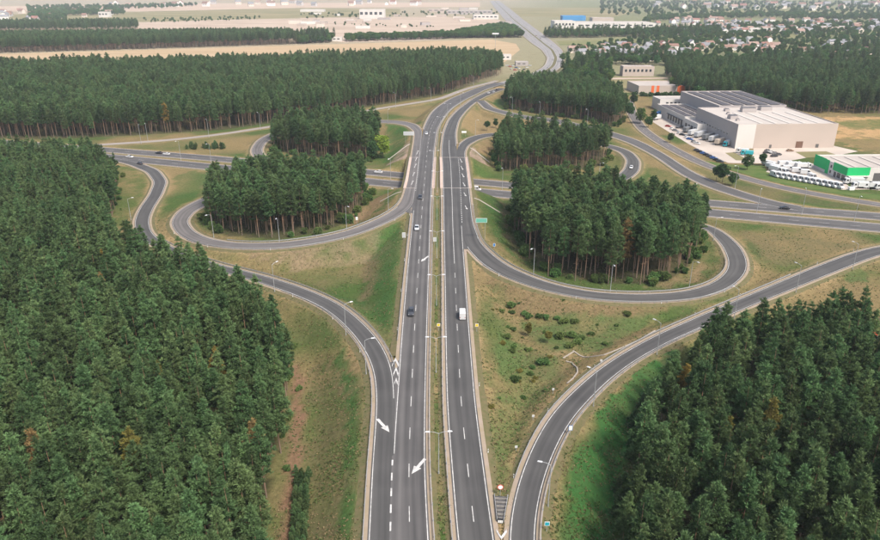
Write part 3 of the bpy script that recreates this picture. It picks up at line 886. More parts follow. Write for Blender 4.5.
def pine_crown(seed, H=18.0, z0=.42, R=2.5, top=.8, levels=9):
    """whorls of upswept branches, each ending in a puff of needle tufts"""
    r = np.random.default_rng(seed); C, Ax = [], []
    zs = np.linspace(z0 * H, H * .96, levels)
    lean = r.normal(size=2) * .02
    for k, z in enumerate(zs):
        t = (z - z0 * H) / (H - z0 * H)
        z = z + r.normal() * .15
        rad = R * (1 - t) ** top * (.60 + .40 * min(1, t * 3.0)) * r.uniform(.8, 1.15) + .12
        nb = max(4, int(round(7 - 2.5 * t)))
        a0 = r.uniform(0, 6.28); sk = H / 18.0 if H > 6 else .35
        for q in range(nb):
            a = a0 + 6.283 * q / nb + r.normal() * .28; rr = rad * r.uniform(.6, 1.2)
            if r.random() < .12: continue
            lift = r.uniform(.15, .6)
            for f in ((.15, .42, .72) if rr > 1.0 else (.2, .6,)):
                C.append((math.cos(a) * rr * f + r.normal() * .1, math.sin(a) * rr * f + r.normal() * .1, z + rr * f * lift)); Ax.append((math.cos(a) * .6, math.sin(a) * .6, .7))
            for p in range(4 if rr > .8 else 2):
                C.append((math.cos(a) * rr + r.normal() * .28 * sk, math.sin(a) * rr + r.normal() * .28 * sk, z + rr * lift + r.normal() * .2 * sk)); Ax.append((math.cos(a) * .55, math.sin(a) * .55, .85))
    for dz in (-.8, -.4, 0, .35): C.append((r.normal() * .08, r.normal() * .08, H + dz * (1 if H > 6 else .4))); Ax.append((0, 0, 1))
    C = np.array(C); C[:, :2] += C[:, 2:3] * lean
    V, F = tufts(C, np.array(Ax), 17, .70 if H > 6 else .36, .078 if H > 6 else .05, .85, r)
    return V, F


def trunk_mesh(seed, H, r0, mname='pine_bark', stubs=8, z_st=(.3, .6)):
    r = np.random.default_rng(seed); mb = MB(); p = Vector((0, 0, -.4)); n = 6
    bx, by = r.normal() * .25, r.normal() * .25
    for k in range(n):
        z1 = H * (k + 1) / n; t = (k + 1) / n
        q = Vector((bx * math.sin(t * 2.5), by * math.sin(t * 2.1), z1 * .96))
        mb.tube(p, q, r0 * (1 - .88 * k / n), r0 * (1 - .88 * t), 6); p = q
    for k in range(stubs):
        z = H * r.uniform(*z_st); a = r.uniform(0, 6.28); l = r.uniform(.5, 1.2)
        mb.tube((0, 0, z), (math.cos(a) * l, math.sin(a) * l, z + r.uniform(-.1, .35)), .045, .015, 4)
    return mb.mesh('trunk', M[mname])


def broad_crown(seed, H=12.0, z0=.28, R=4.0, nclump=26, per=30, ln=.75, wd=.26):
    r = np.random.default_rng(seed); C, Ax = [], []
    mid = H * (z0 + 1) / 2; hz = H * (1 - z0) / 2
    for k in range(nclump):
        d = rand_dirs(1, r)[0]; f = r.uniform(.25, .86) ** .6
        c = np.array([d[0] * R * f, d[1] * R * f, mid + d[2] * hz * f]); cr = R * r.uniform(.24, .42)
        dd = rand_dirs(per, r); rad = cr * r.uniform(.75, 1.05, (per, 1))
        P = c + dd * rad * np.array([1, 1, .8])
        C += list(P); Ax += list(dd * .8 + np.array([0, 0, .35]))
    V, F = tufts(np.array(C), np.array(Ax), 5, ln, wd, .9, r)
    return V, F


PINES, TALL, BROAD = [], [], []
for k in range(6):
    v_, f_ = pine_crown(100 + k, 18.0, [.36, .40, .32, .44, .38, .38][k], [2.5, 2.2, 2.75, 2.25, 2.5, 2.15][k], [.9, .78, 1.0, .74, .85, .95][k])
    PINES.append((np_mesh('crown', v_, f_, M['needles']), trunk_mesh(200 + k, 18.0, .17)))
for k in range(5):
    v_, f_ = pine_crown(300 + k, 20.0, [.42, .52, .39, .54, .47][k], [2.6, 2.8, 2.4, 2.6, 2.5][k], [.72, .62, .8, .64, .7][k], 9)
    TALL.append((np_mesh('crown', v_, f_, M['needles']), trunk_mesh(400 + k, 20.0, .17, stubs=10, z_st=(.3, .62))))
for k in range(4):
    v_, f_ = broad_crown(500 + k, 12.0, [.25, .3, .2, .35][k], [3.9, 3.3, 4.3, 3.0][k])
    BROAD.append((np_mesh('crown', v_, f_, M['leaves']), trunk_mesh(600 + k, 9.0, .20, 'bark', 6, (.4, .8))))


def sample(poly, spacing, jit=.42, clear=5.0, keep=None, frame=130):
    lo, hi = poly.min(0), poly.max(0)
    X_, Y_ = np.meshgrid(np.arange(lo[0], hi[0], spacing), np.arange(lo[1], hi[1], spacing * .87))
    X_ = X_ + (np.arange(X_.shape[0]) % 2)[:, None] * spacing / 2
    X_ = X_ + rng.uniform(-jit, jit, X_.shape) * spacing; Y_ = Y_ + rng.uniform(-jit, jit, Y_.shape) * spacing
    m = inside(poly, X_, Y_)
    P = np.stack([X_[m], Y_[m]], 1)
    out = []
    for x, y in P:
        px, py, d = project(x, y, 10)
        if d < 20 or px < -frame or px > 880 + frame or py > 540 + 110: continue
        if road_gap(x, y) < clear: continue
        out.append((x, y))
    return np.array(out)


TREES = []      # (x, y, z, scale_xy, scale_z, rot, variant family, variant, wood)


def fill(wood, spacing, fam, smin, smax, clear=5.0, poly=None, fam2=None, p2=0.0, edge_tall=False):
    P = sample(WP[wood] if poly is None else poly, spacing, clear=clear)
    hn = vnoise(P[:, 0], P[:, 1], 26, 77)
    for (x, y), h in zip(P, hn):
        f = fam
        if fam2 and rng.random() < p2: f = fam2
        s = rng.uniform(smin, smax) * (1 + .10 * h)
        if rng.random() < .08: s *= .8
        nvar = {'P': 6, 'T': 5, 'B': 4}[f]
        TREES.append((x, y, ground(x, y) - .1, s * rng.uniform(.92, 1.14), s, rng.uniform(0, 6.28), f, int(rng.integers(nvar)), wood))


fill('left', 4.1, 'P', .76, 1.08)
fill('right', 4.2, 'P', .72, 1.06)
fill('isl_sw', 4.4, 'T', .82, 1.10)
fill('isl_nw', 4.9, 'T', .78, 1.02)
fill('isl_ne', 4.9, 'T', .70, .96)
fill('isl_far_ne', 4.8, 'T', .9, 1.08, fam2='B', p2=.05)
fill('isl_se', 4.5, 'T', .84, 1.14)
fill('belt', 5.3, 'T', .82, 1.1)

WOOD_TXT = {'left': 'pine in the lower left wood', 'right': 'pine in the lower right wood'}


def plant(name, pair, x, y, z, sx, sz, rot, label, cat, group=None, crown_mat=None):
    e = empty(name, (x, y, z), rot); e.scale = (sx, sx, sz)
    c = link('crown', pair[0], e); t = link('trunk', pair[1], e)
    if crown_mat:
        me = pair[0].copy(); me.materials.clear(); me.materials.append(M[crown_mat]); c.data = me
    tag(e, label, cat, group)
    return e


# the 300 pines that show largest stand as trees of their own, the rest of each wood is one mass
def shows(t):
    px, py, d = project(t[0], t[1], t[2] + 14 * t[4])
    if not (-8 < px < 888 and -5 < py < 552): return 1e9
    return d
order = sorted(range(len(TREES)), key=lambda i: shows(TREES[i]))
solo = set(i for i in order[:330] if TREES[i][6] != 'B')
# trees that differ from the rest, found by the place of their crown top on the photograph
ODD = [((32, 441), 'leaves_rust', 'rust-brown dying pine crown near the left edge of the left wood'),
       ((154, 370), 'leaves_olive', 'yellow-green pine with a broad crown in the middle of the left wood'),
       ((217, 352), 'leaves_autumn', 'golden yellow tree near the right border of the left wood, above the olive one'),
       ((100, 250), 'leaves_autumn', 'orange-brown tree in the upper middle of the left wood'),
       ((135, 433), 'leaves_olive', 'tall pale olive pine in the lower left wood'),
       ((254, 427), 'leaves_rust', 'small rust-coloured crown beside the brown track at the lower left'),
       ((99, 274), 'leaves_rust', 'small reddish crown below the orange tree in the left wood'),
       ((690, 372), 'leaves_autumn', 'straw-brown withered pine at the upper left of the right wood'),
       ((729, 424), 'leaves_olive', 'yellowish pine in the middle of the right wood'),
       ((770, 405), 'leaves_olive', 'broad olive pine right of centre in the right wood'),
       ((628, 229), 'leaves_rust', 'rust-red dying crown on the front edge of the right loop wood'),
       ((166, 108), 'leaves_autumn', 'bare pale-brown dead tree at the edge of the far pine belt'),
       ((32, 84), 'leaves_autumn', 'yellowish crown in the far pine belt at the left'),
       ((49, 86), 'leaves_olive', 'small yellowish crown beside another in the far pine belt')]
odd_i = {}
for (px, py), m_, lab in ODD:
    best = min(range(len(TREES)), key=lambda i: (lambda q: (q[0] - px) ** 2 + (q[1] - py) ** 2)(project(TREES[i][0], TREES[i][1], TREES[i][2] + 17 * TREES[i][4])) if i not in odd_i else 1e12)
    odd_i[best] = (m_, lab)
first = {}
for i in sorted(solo | set(odd_i)):
    x, y, z, sx, sz, rot, f, v, wd_ = TREES[i]
    pair = {'P': PINES, 'T': TALL, 'B': BROAD}[f][v]
    if i in odd_i:
        plant('pine_tree', pair, x, y, z, sx, sz, rot, odd_i[i][1], 'tree', None, odd_i[i][0])
    else:
        px, py, d = project(x, y, z + 14)
        row = ('nearest the camera' if d < 125 else 'a little way in from the camera' if d < 150 else 'further back')
        g = 'green ' + WOOD_TXT.get(wd_, 'pine') + ', ' + row
        e = plant('pine_tree', pair, x, y, z, sx, sz, rot, g, 'tree', 'pines: ' + g)
        first.setdefault((f, v), e)


def scatter(name, trees, label, cat):
    """a wood as one object: points carrying crown and trunk meshes taken from trees that stand in the scene"""
    me = bpy.data.meshes.new(name)
    P = np.array([t[:3] for t in trees], np.float32)
    me.vertices.add(len(P)); me.vertices.foreach_set('co', P.ravel())
    a = me.attributes.new('scl', 'FLOAT_VECTOR', 'POINT'); a.data.foreach_set('vector', np.array([(t[3], t[3], t[4]) for t in trees], np.float32).ravel())
    a = me.attributes.new('rot', 'FLOAT_VECTOR', 'POINT'); a.data.foreach_set('vector', np.array([(0, 0, t[5]) for t in trees], np.float32).ravel())
    keys = sorted(set((t[6], t[7]) for t in trees))
    a = me.attributes.new('idx', 'INT', 'POINT'); a.data.foreach_set('value', np.array([keys.index((t[6], t[7])) for t in trees], np.int32))
    o = link(name, me); tag(o, label, cat, kind='stuff')
    ng = bpy.data.node_groups.new(name, 'GeometryNodeTree')
    ng.interface.new_socket('Geometry', in_out='INPUT', socket_type='NodeSocketGeometry'); ng.interface.new_socket('Geometry', in_out='OUTPUT', socket_type='NodeSocketGeometry')
    N_, L_ = ng.nodes.new, ng.links.new
    gi, go = N_('NodeGroupInput'), N_('NodeGroupOutput'); jn = N_('GeometryNodeJoinGeometry')
    def attr(nm, ty):
        q = N_('GeometryNodeInputNamedAttribute'); q.data_type = ty; q.inputs['Name'].default_value = nm
        return next(s for s in q.outputs if s.enabled and s.name == 'Attribute')
    rot, scl, ix = attr('rot', 'FLOAT_VECTOR'), attr('scl', 'FLOAT_VECTOR'), attr('idx', 'INT')
    for k, key in enumerate(keys):
        cp = N_('FunctionNodeCompare'); cp.data_type = 'INT'; cp.operation = 'EQUAL'
        ia = [s for s in cp.inputs if s.enabled]
        L_(ix, ia[0]); ia[1].default_value = k
        for ch in SRC[key]:
            oi = N_('GeometryNodeObjectInfo'); oi.inputs['Object'].default_value = ch; oi.transform_space = 'ORIGINAL'
            ip = N_('GeometryNodeInstanceOnPoints')
            L_(gi.outputs[0], ip.inputs['Points']); L_(cp.outputs[0], ip.inputs['Selection']); L_(oi.outputs['Geometry'], ip.inputs['Instance'])
            L_(rot, ip.inputs['Rotation']); L_(scl, ip.inputs['Scale']); L_(ip.outputs[0], jn.inputs[0])
    L_(jn.outputs[0], go.inputs[0])
    md = o.modifiers.new('trees', 'NODES'); md.node_group = ng
    return o


# broadleaf trees and shrubs that stand alone (they also lend their meshes to the far masses)
def bpos(px, py, z=0.0):
    g = G(px, py, z); return g[0], g[1]


SINGLE = [  # base pixel, family, variant, scale, crown material, label
    ((383, 158), 'B', 0, 1.15, 'leaves_bright', 'bright yellow-green round tree beside the upper left loop wood'),
    ((372, 160), 'B', 2, .9, 'leaves_dark', 'dark round tree next to the bright yellow-green one'),
    ((722, 183), 'B', 1, .85, 'leaves_dark', 'dark green tree between the service road and the slip road'),
    ((716, 181), 'B', 3, .7, 'leaves_dark', 'smaller dark tree left of the one by the service road'),
    ((732, 186), 'B', 0, .6, 'leaves_dark', 'low dark bushy tree under a lamp by the service road'),
    ((747, 170), 'B', 2, .70, 'leaves_dark', 'round dark tree on the lawn left of the white vans'),
    ((762, 166), 'B', 3, .62, 'leaves_dark', 'small dark tree right of the round one behind the lawn'),
    ((670, 143), 'B', 0, .55, 'leaves_dark', 'small dark tree at the yard kerb of the hall'),
    ((487, 131), 'B', 3, .62, 'leaves_dark', 'left one of two slim dark trees in the upper verge'),
    ((495.5, 128), 'B', 1, .56, 'leaves_dark', 'right one of two slim dark trees in the upper verge'),
    ((503, 125), 'B', 3, .35, 'leaves_dark', 'little dark bush right of the two slim trees'),
    ((879, 322), 'P', 1, .62, 'leaves_dark', 'dark tree cut by the right edge beside the pale rubble'),
    ((640, 124), 'B', 2, .95, 'leaves', 'green tree left of the service road bend by the yard'),
    ((648, 128), 'B', 0, .7, 'leaves', 'bushy tree at the corner of the loading yard'),
    ((653, 121), 'B', 1, .7, 'leaves_dark', 'dark bush behind the corner of the loading yard'),
    ((628, 118), 'B', 0, 1.0, 'leaves_dark', 'big dark round tree at the right end of the upper right wood'),
    ((622, 112), 'B', 2, 1.1, 'leaves', 'tall leafy tree behind the dark round one'),
    ((633, 106), 'B', 1, 1.0, 'leaves_dark', 'leafy tree beside the far end of the service road'),
    ((617, 100), 'B', 0, 1.05, 'leaves_dark', 'dark leafy tree behind the upper right wood'),
    ((606, 98), 'B', 2, 1.0, 'leaves', 'leafy tree on the back edge of the upper right wood'),
]
SRC = {}
for (pp, f, v, s, cm, lab) in SINGLE:
    x, y = bpos(*pp); z = ground(x, y); x, y = bpos(pp[0], pp[1], z)
    pair = {'P': PINES, 'T': TALL, 'B': BROAD}[f][v]
    e = plant('broadleaf_tree' if f == 'B' else 'pine_tree', pair, x, y, z - .1, s, s, rng.uniform(0, 6), lab, 'tree', None, cm)
# sources for the masses: one tree of every kind that keeps its own mesh
for f, fam in (('P', PINES), ('T', TALL), ('B', BROAD)):
    for v in range(len(fam)):
        if (f, v) in first:
            SRC[(f, v)] = [c for c in first[(f, v)].children]
need = [(f, v) for f, fam in (('T', TALL), ('B', BROAD), ('P', PINES)) for v in range(len(fam)) if (f, v) not in SRC]
SPOTS = {'T': [(548, 276.5), (575, 281), (608, 284.5), (640, 284.5), (668, 279.5)], 'B': [(667, 66), (690, 64), (584, 74), (600, 70)], 'P': [(0, 400)] * 6}
SLAB = {'T': ['second', 'third', 'fourth', 'fifth', 'sixth'], 'B': ['first', 'second', 'third', 'fourth']}
for f, v in need:
    px, py = SPOTS[f][v]; x, y = bpos(px, py)
    lab = {'T': 'bare-stemmed pine on the front rim of the lower right loop, ' + SLAB['T'][v] + ' from left',
           'B': 'leafy tree beside the far grey block, ' + SLAB['B'][v % 4] + ' of four',
           'P': 'green pine in the left wood'}[f]
    e = plant('pine_tree' if f != 'B' else 'broadleaf_tree', {'P': PINES, 'T': TALL, 'B': BROAD}[f][v], x, y, ground(x, y) - .1, 1.0, 1.0, v * 1.3, lab, 'tree')
    SRC[(f, v)] = list(e.children)

rest = [t for i, t in enumerate(TREES) if i not in solo and i not in odd_i]
MASS = {'left': 'deep part of the big pine wood on the left, dark green crowns', 'right': 'back part of the pine wood at the lower right',
        'isl_sw': 'pine wood inside the lower left loop with bare stems in front', 'isl_nw': 'pine wood inside the upper left loop',
        'isl_ne': 'pine wood inside the upper right loop with bare reddish stems', 'isl_far_ne': 'pine wood beyond the upper right slip road',
        'isl_se': 'tall pine wood inside the lower right loop with reddish stems', 'belt': 'long dark pine belt across the left behind the interchange'}
for k, lab in MASS.items():
    ts = [t for t in rest if t[8] == k]
    if ts: scatter('pine_wood', ts, lab, 'wood')


# far woods
def far_mass(name, pts, spacing, fams, smin, smax, label, cat='wood', mask=None):
    P = sample(world_poly(pts), spacing, clear=-99, frame=160)
    ts = []
    for x, y in P:
        f = fams[int(rng.integers(len(fams)))]; s = rng.uniform(smin, smax)
        if mask is not None and not mask(x, y): continue
        ts.append((x, y, -.1, s * rng.uniform(1, 1.25), s, rng.uniform(0, 6.28), f, int(rng.integers({'P': 6, 'T': 5, 'B': 4}[f])), name))
    if ts: return scatter(name, ts, label, cat)


far_mass('pine_wood', [(-120, 56), (0, 53.5), (110, 50.5), (220, 47), (298, 44.5), (290, 39.5), (220, 40), (110, 41.5), (0, 43), (-120, 44)], 6.5, 'TTT', .95, 1.15, 'second pine belt behind the stubble field at the left')
far_mass('pine_wood', [(-120, 35.5), (0, 34), (70, 33), (139, 32), (138, 27), (70, 27.5), (-120, 28.5)], 11, 'TT', .95, 1.15, 'third, short pine belt behind the second at the far left')
far_mass('grove', [(296, 44.5), (330, 43), (336, 40), (310, 39), (296, 41)], 7, 'BBT', .9, 1.2, 'leafy grove at the end of the second belt', 'trees')
far_mass('tree_row', [(345, 42), (400, 40.5), (460, 39), (512, 37), (518, 34), (490, 32), (460, 36), (400, 38), (345, 39.5)], 9, 'B', .8, 1.15, 'long row of leafy trees along the back of the stubble field', 'trees')
far_mass('grove', [(446, 38), (500, 38.5), (522, 38), (514, 30), (500, 27.5), (470, 33)], 9, 'B', .9, 1.25, 'leafy grove left of the far highway', 'trees')
far_mass('pine_wood', [(664, 92), (700, 100), (770, 108), (820, 114), (900, 115), (1020, 116), (1020, 84), (880, 78), (760, 72), (690, 70), (664, 76)], 6.0, 'TTTPB', .85, 1.05, 'wide wood behind the big grey hall', 'wood', lambda x, y: not (lambda q: q[0] < 672 and q[1] > 78)(project(x, y, 0)))
not_meadow = lambda x, y: not (lambda q: 610 < q[0] < 672 and 66 < q[1] < 97)(project(x, y, 0))
far_mass('wood', [(560, 76), (594, 86), (612, 84), (640, 66), (690, 76), (700, 66), (640, 62), (590, 64), (568, 70)], 9.0, 'BBBT', .8, 1.15, 'leafy wood between the highway bend and the pale sheds', 'trees', not_meadow)
far_mass('wood', [(740, 71), (1000, 82), (1000, 52), (860, 50), (800, 58), (740, 64)], 15.0, 'BBT', .8, 1.2, 'leafy trees between the wood and the town at the right', 'trees')
far_mass('tree_row', [(544, 38.5), (600, 38), (660, 36), (720, 36), (720, 32), (660, 33), (600, 34.5), (546, 35.5)], 9, 'BBP', .85, 1.2, 'dense tree row in front of the long white hall', 'trees')
far_mass('town_trees', [(560, 62), (700, 66), (880, 54), (960, 50), (960, 24), (820, 24), (700, 26), (668, 34), (600, 46), (568, 50)], 21, 'B', .6, 1.05, 'scattered garden trees between the town houses', 'trees')
far_mass('town_trees', [(600, 16), (960, 22), (960, 4), (600, 2)], 62, 'B', .9, 1.6, 'hazy trees of the most distant part of town', 'trees')
far_mass('tree_row', [(640, 24.5), (660, 21.5), (740, 19), (800, 17.5), (800, 14.5), (740, 16), (650, 18)], 20, 'B', .9, 1.3, 'tree belt behind the long white hall', 'trees')
far_mass('tree_row', [(780, 21), (880, 22), (960, 22), (960, 18), (800, 16.5)], 26, 'B', .9, 1.4, 'hazy tree belt in front of the far open field', 'trees')
far_mass('copse', [(30, 20), (66, 21.5), (66, 16), (100, 15.5), (100, 12), (30, 13)], 18, 'B', 1.0, 1.5, 'bluish copse on the far plain at the left', 'trees')
far_mass('copse', [(100, 16), (124, 15), (124, 11), (104, 11)], 22, 'B', .9, 1.3, 'small bluish copse beside the white far house', 'trees')
far_mass('tree_row', [(28, 12.5), (180, 8.5), (200, 5.5), (28, 8.5)], 40, 'B', 1.0, 1.6, 'row of trees on the far plain at the upper left', 'trees')
far_mass('tree_row', [(140, 24), (190, 23), (260, 20), (260, 17.5), (140, 20)], 34, 'B', .4, .8, 'bushes along the track on the far plain', 'bushes')
far_mass('hedge_row', [(300, 25), (440, 28.5), (440, 26.5), (300, 23)], 30, 'B', .3, .6, 'low bushes along the edge of the far sandy ground', 'bushes')
far_mass('hedge_row', [(142, 34), (300, 38.5), (300, 36.5), (142, 31.5)], 26, 'B', .25, .6, 'scattered low scrub behind the second pine belt', 'bushes')
far_mass('hedge_row', [(300, 20), (500, 16), (500, 12), (300, 15)], 60, 'B', .5, 1.0, 'scattered trees between the far sheds', 'trees')

# ------------------------------------------------------------------ fields and paved ground (sheets on the ground)
def sheet(name, pts, z, material, zp=0.0):
    P = world_poly(pts, zp); mb = MB(); mb.poly([(p[0], p[1], z) for p in P])
    me = mb.mesh(name, material); bmm = bmesh.new(); bmm.from_mesh(me); bmesh.ops.triangulate(bmm, faces=bmm.faces[:]); bmesh.ops.recalc_face_normals(bmm, faces=bmm.faces[:])
    for f in bmm.faces:
        if f.normal.z < 0: f.normal_flip()
    bmm.to_mesh(me); bmm.free()
    return tag(link(name, me), kind='structure')


def field_mat(name, c, c2, sx=.02, sy=.004):
    m, nt, b = new_mat(name); N_, L_ = nt.nodes.new, nt.links.new
    tc = N_('ShaderNodeTexCoord'); mp = N_('ShaderNodeMapping'); mp.inputs['Scale'].default_value = (sy, sx, 1); L_(tc.outputs['Object'], mp.inputs[0])
    n = N_('ShaderNodeTexNoise'); n.inputs['Scale'].default_value = 1; n.inputs['Detail'].default_value = 7; n.inputs['Roughness'].default_value = .65; L_(mp.outputs[0], n.inputs['Vector'])
    mr = N_('ShaderNodeMapRange'); mr.inputs['From Min'].default_value = .35; mr.inputs['From Max'].default_value = .65; L_(n.outputs['Fac'], mr.inputs['Value'])
    mx = N_('ShaderNodeMix'); mx.data_type = 'RGBA'; mx.inputs['A'].default_value = lin(*c); mx.inputs['B'].default_value = lin(*c2); L_(mr.outputs[0], mx.inputs['Factor'])
    L_(mx.outputs['Result'], b.inputs['Base Color']); b.inputs['Roughness'].default_value = 1; b.inputs['Specular IOR Level'].default_value = .05
    return m


M['stubble'] = field_mat('stubble', (.32, .235, .14), (.39, .29, .185), .05, .004)
M['sandy'] = field_mat('sandy', (.31, .24, .18), (.42, .335, .265), .02, .006)
M['pasture'] = field_mat('pasture', (.15, .145, .07), (.25, .205, .115), .012, .004)
M['meadow'] = field_mat('meadow', (.12, .135, .055), (.20, .18, .09), .01, .004)
M['ploughed'] = field_mat('ploughed', (.34, .25, .19), (.44, .34, .25), .02, .003)
M['lawn'] = field_mat('lawn', (.055, .10, .026), (.11, .13, .045), .2, .1)
M['yard'] = mat('yard', (.40, .345, .295), .9, var=.12, scale=.06)

sheet('stubble_field', [(-200, 60), (0, 54.3), (110, 51), (220, 48), (330, 44.5), (440, 41), (492, 39.6), (516, 44), (520, 50), (505, 62), (480, 66), (330, 69), (110, 76), (-200, 84)], .06, M['stubble'])
sheet('far_field', [(137, 33), (220, 31), (300, 38), (345, 42.5), (440, 40), (446, 35), (400, 26), (300, 19), (220, 20), (137, 23)], .07, M['sandy'])
sheet('far_field', [(-160, 26), (66, 24), (140, 22), (300, 18), (400, 16), (400, 9), (300, 8), (140, 12), (-160, 18)], .09, M['pasture'])
sheet('far_field', [(140, 11.5), (300, 8), (480, 7), (480, 2.5), (200, 3.5), (-100, 8), (-100, 12)], .11, M['ploughed'])
sheet('far_field', [(520, 16.5), (610, 18), (640, 11), (600, 8), (510, 8)], .08, M['pasture'])
sheet('sandy_ground', [(300, 26), (440, 31), (505, 28), (500, 20), (440, 17), (300, 18)], .10, M['sandy'])
sheet('far_field', [(720, 13), (800, 14), (900, 18), (1000, 18), (1000, 9), (800, 8), (700, 10)], .08, M['meadow'])
sheet('far_field', [(560, 45.5), (680, 42), (760, 40), (820, 36), (900, 34), (900, 31), (760, 34.5), (660, 37.5), (556, 41)], .08, M['meadow'])
sheet('far_field', [(770, 52), (880, 48), (960, 46), (960, 42), (840, 44), (770, 46)], .09, M['meadow'])
sheet('meadow', [(616, 92), (640, 94), (672, 88), (668, 79.5), (612, 80)], .06, M['pasture'])
sheet('dirt_track', [(606, 79.6), (668, 79), (668, 77.4), (604, 78)], .07, M['sandy'])
sheet('loading_yard', [(651, 121), (663, 110), (676, 108), (700, 116), (735, 140), (740, 150), (757, 155), (806, 158), (776, 163.5), (744, 163.5), (728, 163), (708, 154), (690, 145), (672, 134)], .06, M['yard'])
sheet('side_yard', [(754, 155), (753, 146), (834, 146), (858, 151.5), (838, 155.5), (806, 158)], .07, M['yard'])
sheet('grass_plot', [(795, 152), (826, 151.5), (838, 155.5), (806, 158)], .09, M['pasture'])
sheet('grass_plot', [(725, 153), (734, 152.5), (750, 161), (736, 160.5)], .09, M['pasture'])
sheet('van_yard', [(766, 172), (774, 163.5), (812, 163.5), (820, 166), (850, 187), (900, 193), (900, 189), (842, 190)], .065, M['yard'])
sheet('lawn', [(700, 160), (728, 164.5), (764, 165.5), (768, 173), (842, 191.5), (905, 197), (905, 203.5), (835, 193.5), (785, 185), (742, 173.5), (718, 166.5)], .05, M['lawn'])

# ------------------------------------------------------------------ bridge
def deck(label, left, right, name='road_bridge'):
    """left/right: lists of (x, y, z); a slab with edge beams, rails and piers"""
    e = empty(name, (float(left[0][0]), float(left[0][1]), 0)); ox_, oy_ = left[0][0], left[0][1]
    L0 = np.array(left) - [ox_, oy_, 0]; R0 = np.array(right) - [ox_, oy_, 0]
    mb = MB()
    for a, b, c, d in zip(L0[:-1], L0[1:], R0[:-1], R0[1:]):
        mb.hexa([(*a[:2], a[2] - 1.25), (*c[:2], c[2] - 1.25), (*d[:2], d[2] - 1.25), (*b[:2], b[2] - 1.25)],
                [(*a[:2], a[2] - .08), (*c[:2], c[2] - .08), (*d[:2], d[2] - .08), (*b[:2], b[2] - .08)])
    mb.obj('deck', M['concrete'], e)
    for side in (L0, R0):
        out = -1 if side is L0 else 1
        mb = MB(); rl = MB()
        for a, b in zip(side[:-1], side[1:]):
            t = (b - a)[:2] / np.linalg.norm((b - a)[:2]); n = np.array([t[1], -t[0]]) * out
            q = [a[:2] - n * 1.1, a[:2] + n * .25, b[:2] + n * .25, b[:2] - n * 1.1]
            if out < 0: q = q[::-1]
            z = [a[2], a[2], b[2], b[2]]
            if out < 0: z = z[::-1]
            mb.hexa([(*p, zz - .7) for p, zz in zip(q, z)], [(*p, zz + .16) for p, zz in zip(q, z)])
            for hh in (.55, 1.05):
                rl.tube((*(a[:2] + n * .05), a[2] + hh), (*(b[:2] + n * .05), b[2] + hh), .05, n=4)
            for f in (0, .5):
                p = a + (b - a) * f; rl.tube((*(p[:2] + n * .05), p[2] + .1), (*(p[:2] + n * .05), p[2] + 1.05), .04, n=4)
        mb.obj('edge_beam', M['concrete_pink'], e); rl.obj('railing', M['steel'], e)
    for k in (0, -1):
        a, b = L0[k], R0[k]; s = 1 if k == 0 else -1
        mb = MB(); mb.hexa([(a[0], a[1], -.5), (b[0], b[1], -.5), (b[0], b[1] + s * 1.2, -.5), (a[0], a[1] + s * 1.2, -.5)],
                           [(a[0], a[1], a[2] - 1.25), (b[0], b[1], b[2] - 1.25), (b[0], b[1] + s * 1.2, b[2] - 1.25), (a[0], a[1] + s * 1.2, a[2] - 1.25)])
        mb.obj('abutment', M['concrete'], e)
        w = MB(); w.box(min(a[0], b[0]), max(a[0], b[0]), a[1] - .18, a[1] + .18, a[2] - .07, a[2] + .035); w.obj('expansion_joint', M['concrete'], e)
    n = len(L0)
    for f in (.30, .72):
        i = int(f * n)
        for u in (.18, .5, .82):
            p = L0[i] * (1 - u) + R0[i] * u
            mb = MB(); mb.tube((p[0], p[1], -.3), (p[0], p[1], p[2] - 1.25), .55, n=12); mb.obj('pier', M['concrete'], e)
    tag(e, label, 'bridge')
    return e


M['concrete_pink'] = mat('concrete_pink', (.46, .345, .285), .85, var=.1, scale=.4)


def edge_at(road, sg, yq, xlim=30):
    E = road.C + road.N * (sg * road.HW)[:, None]
    m = np.abs(road.C[:, 0]) < xlim
    E, Zs = E[m], road.Z[m]; o = np.argsort(E[:, 1])
    return np.interp(yq, E[o, 1], E[o, 0]), np.interp(yq, E[o, 1], Zs[o])


yy = np.linspace(BR_Y0 - 1, BR_Y1 + 1, 16)
Ll, Lr, Rl, Rr = [], [], [], []
for q in yy:
    x, z = edge_at(HE, 1, q); Ll.append((x - 1.0, q, z))
    x, z = edge_at(A, 1, q); Lr.append((x + 1.0, q, z))
    x, z = edge_at(B, -1, q); Rl.append((x - 1.0, q, z))
    x, z = edge_at(IF, -1, q); Rr.append((x + 1.0, q, z))
deck('left concrete bridge deck carrying the highway over the crossing road', Ll, Lr)
deck('right concrete bridge deck carrying the highway over the crossing road', Rl, Rr)

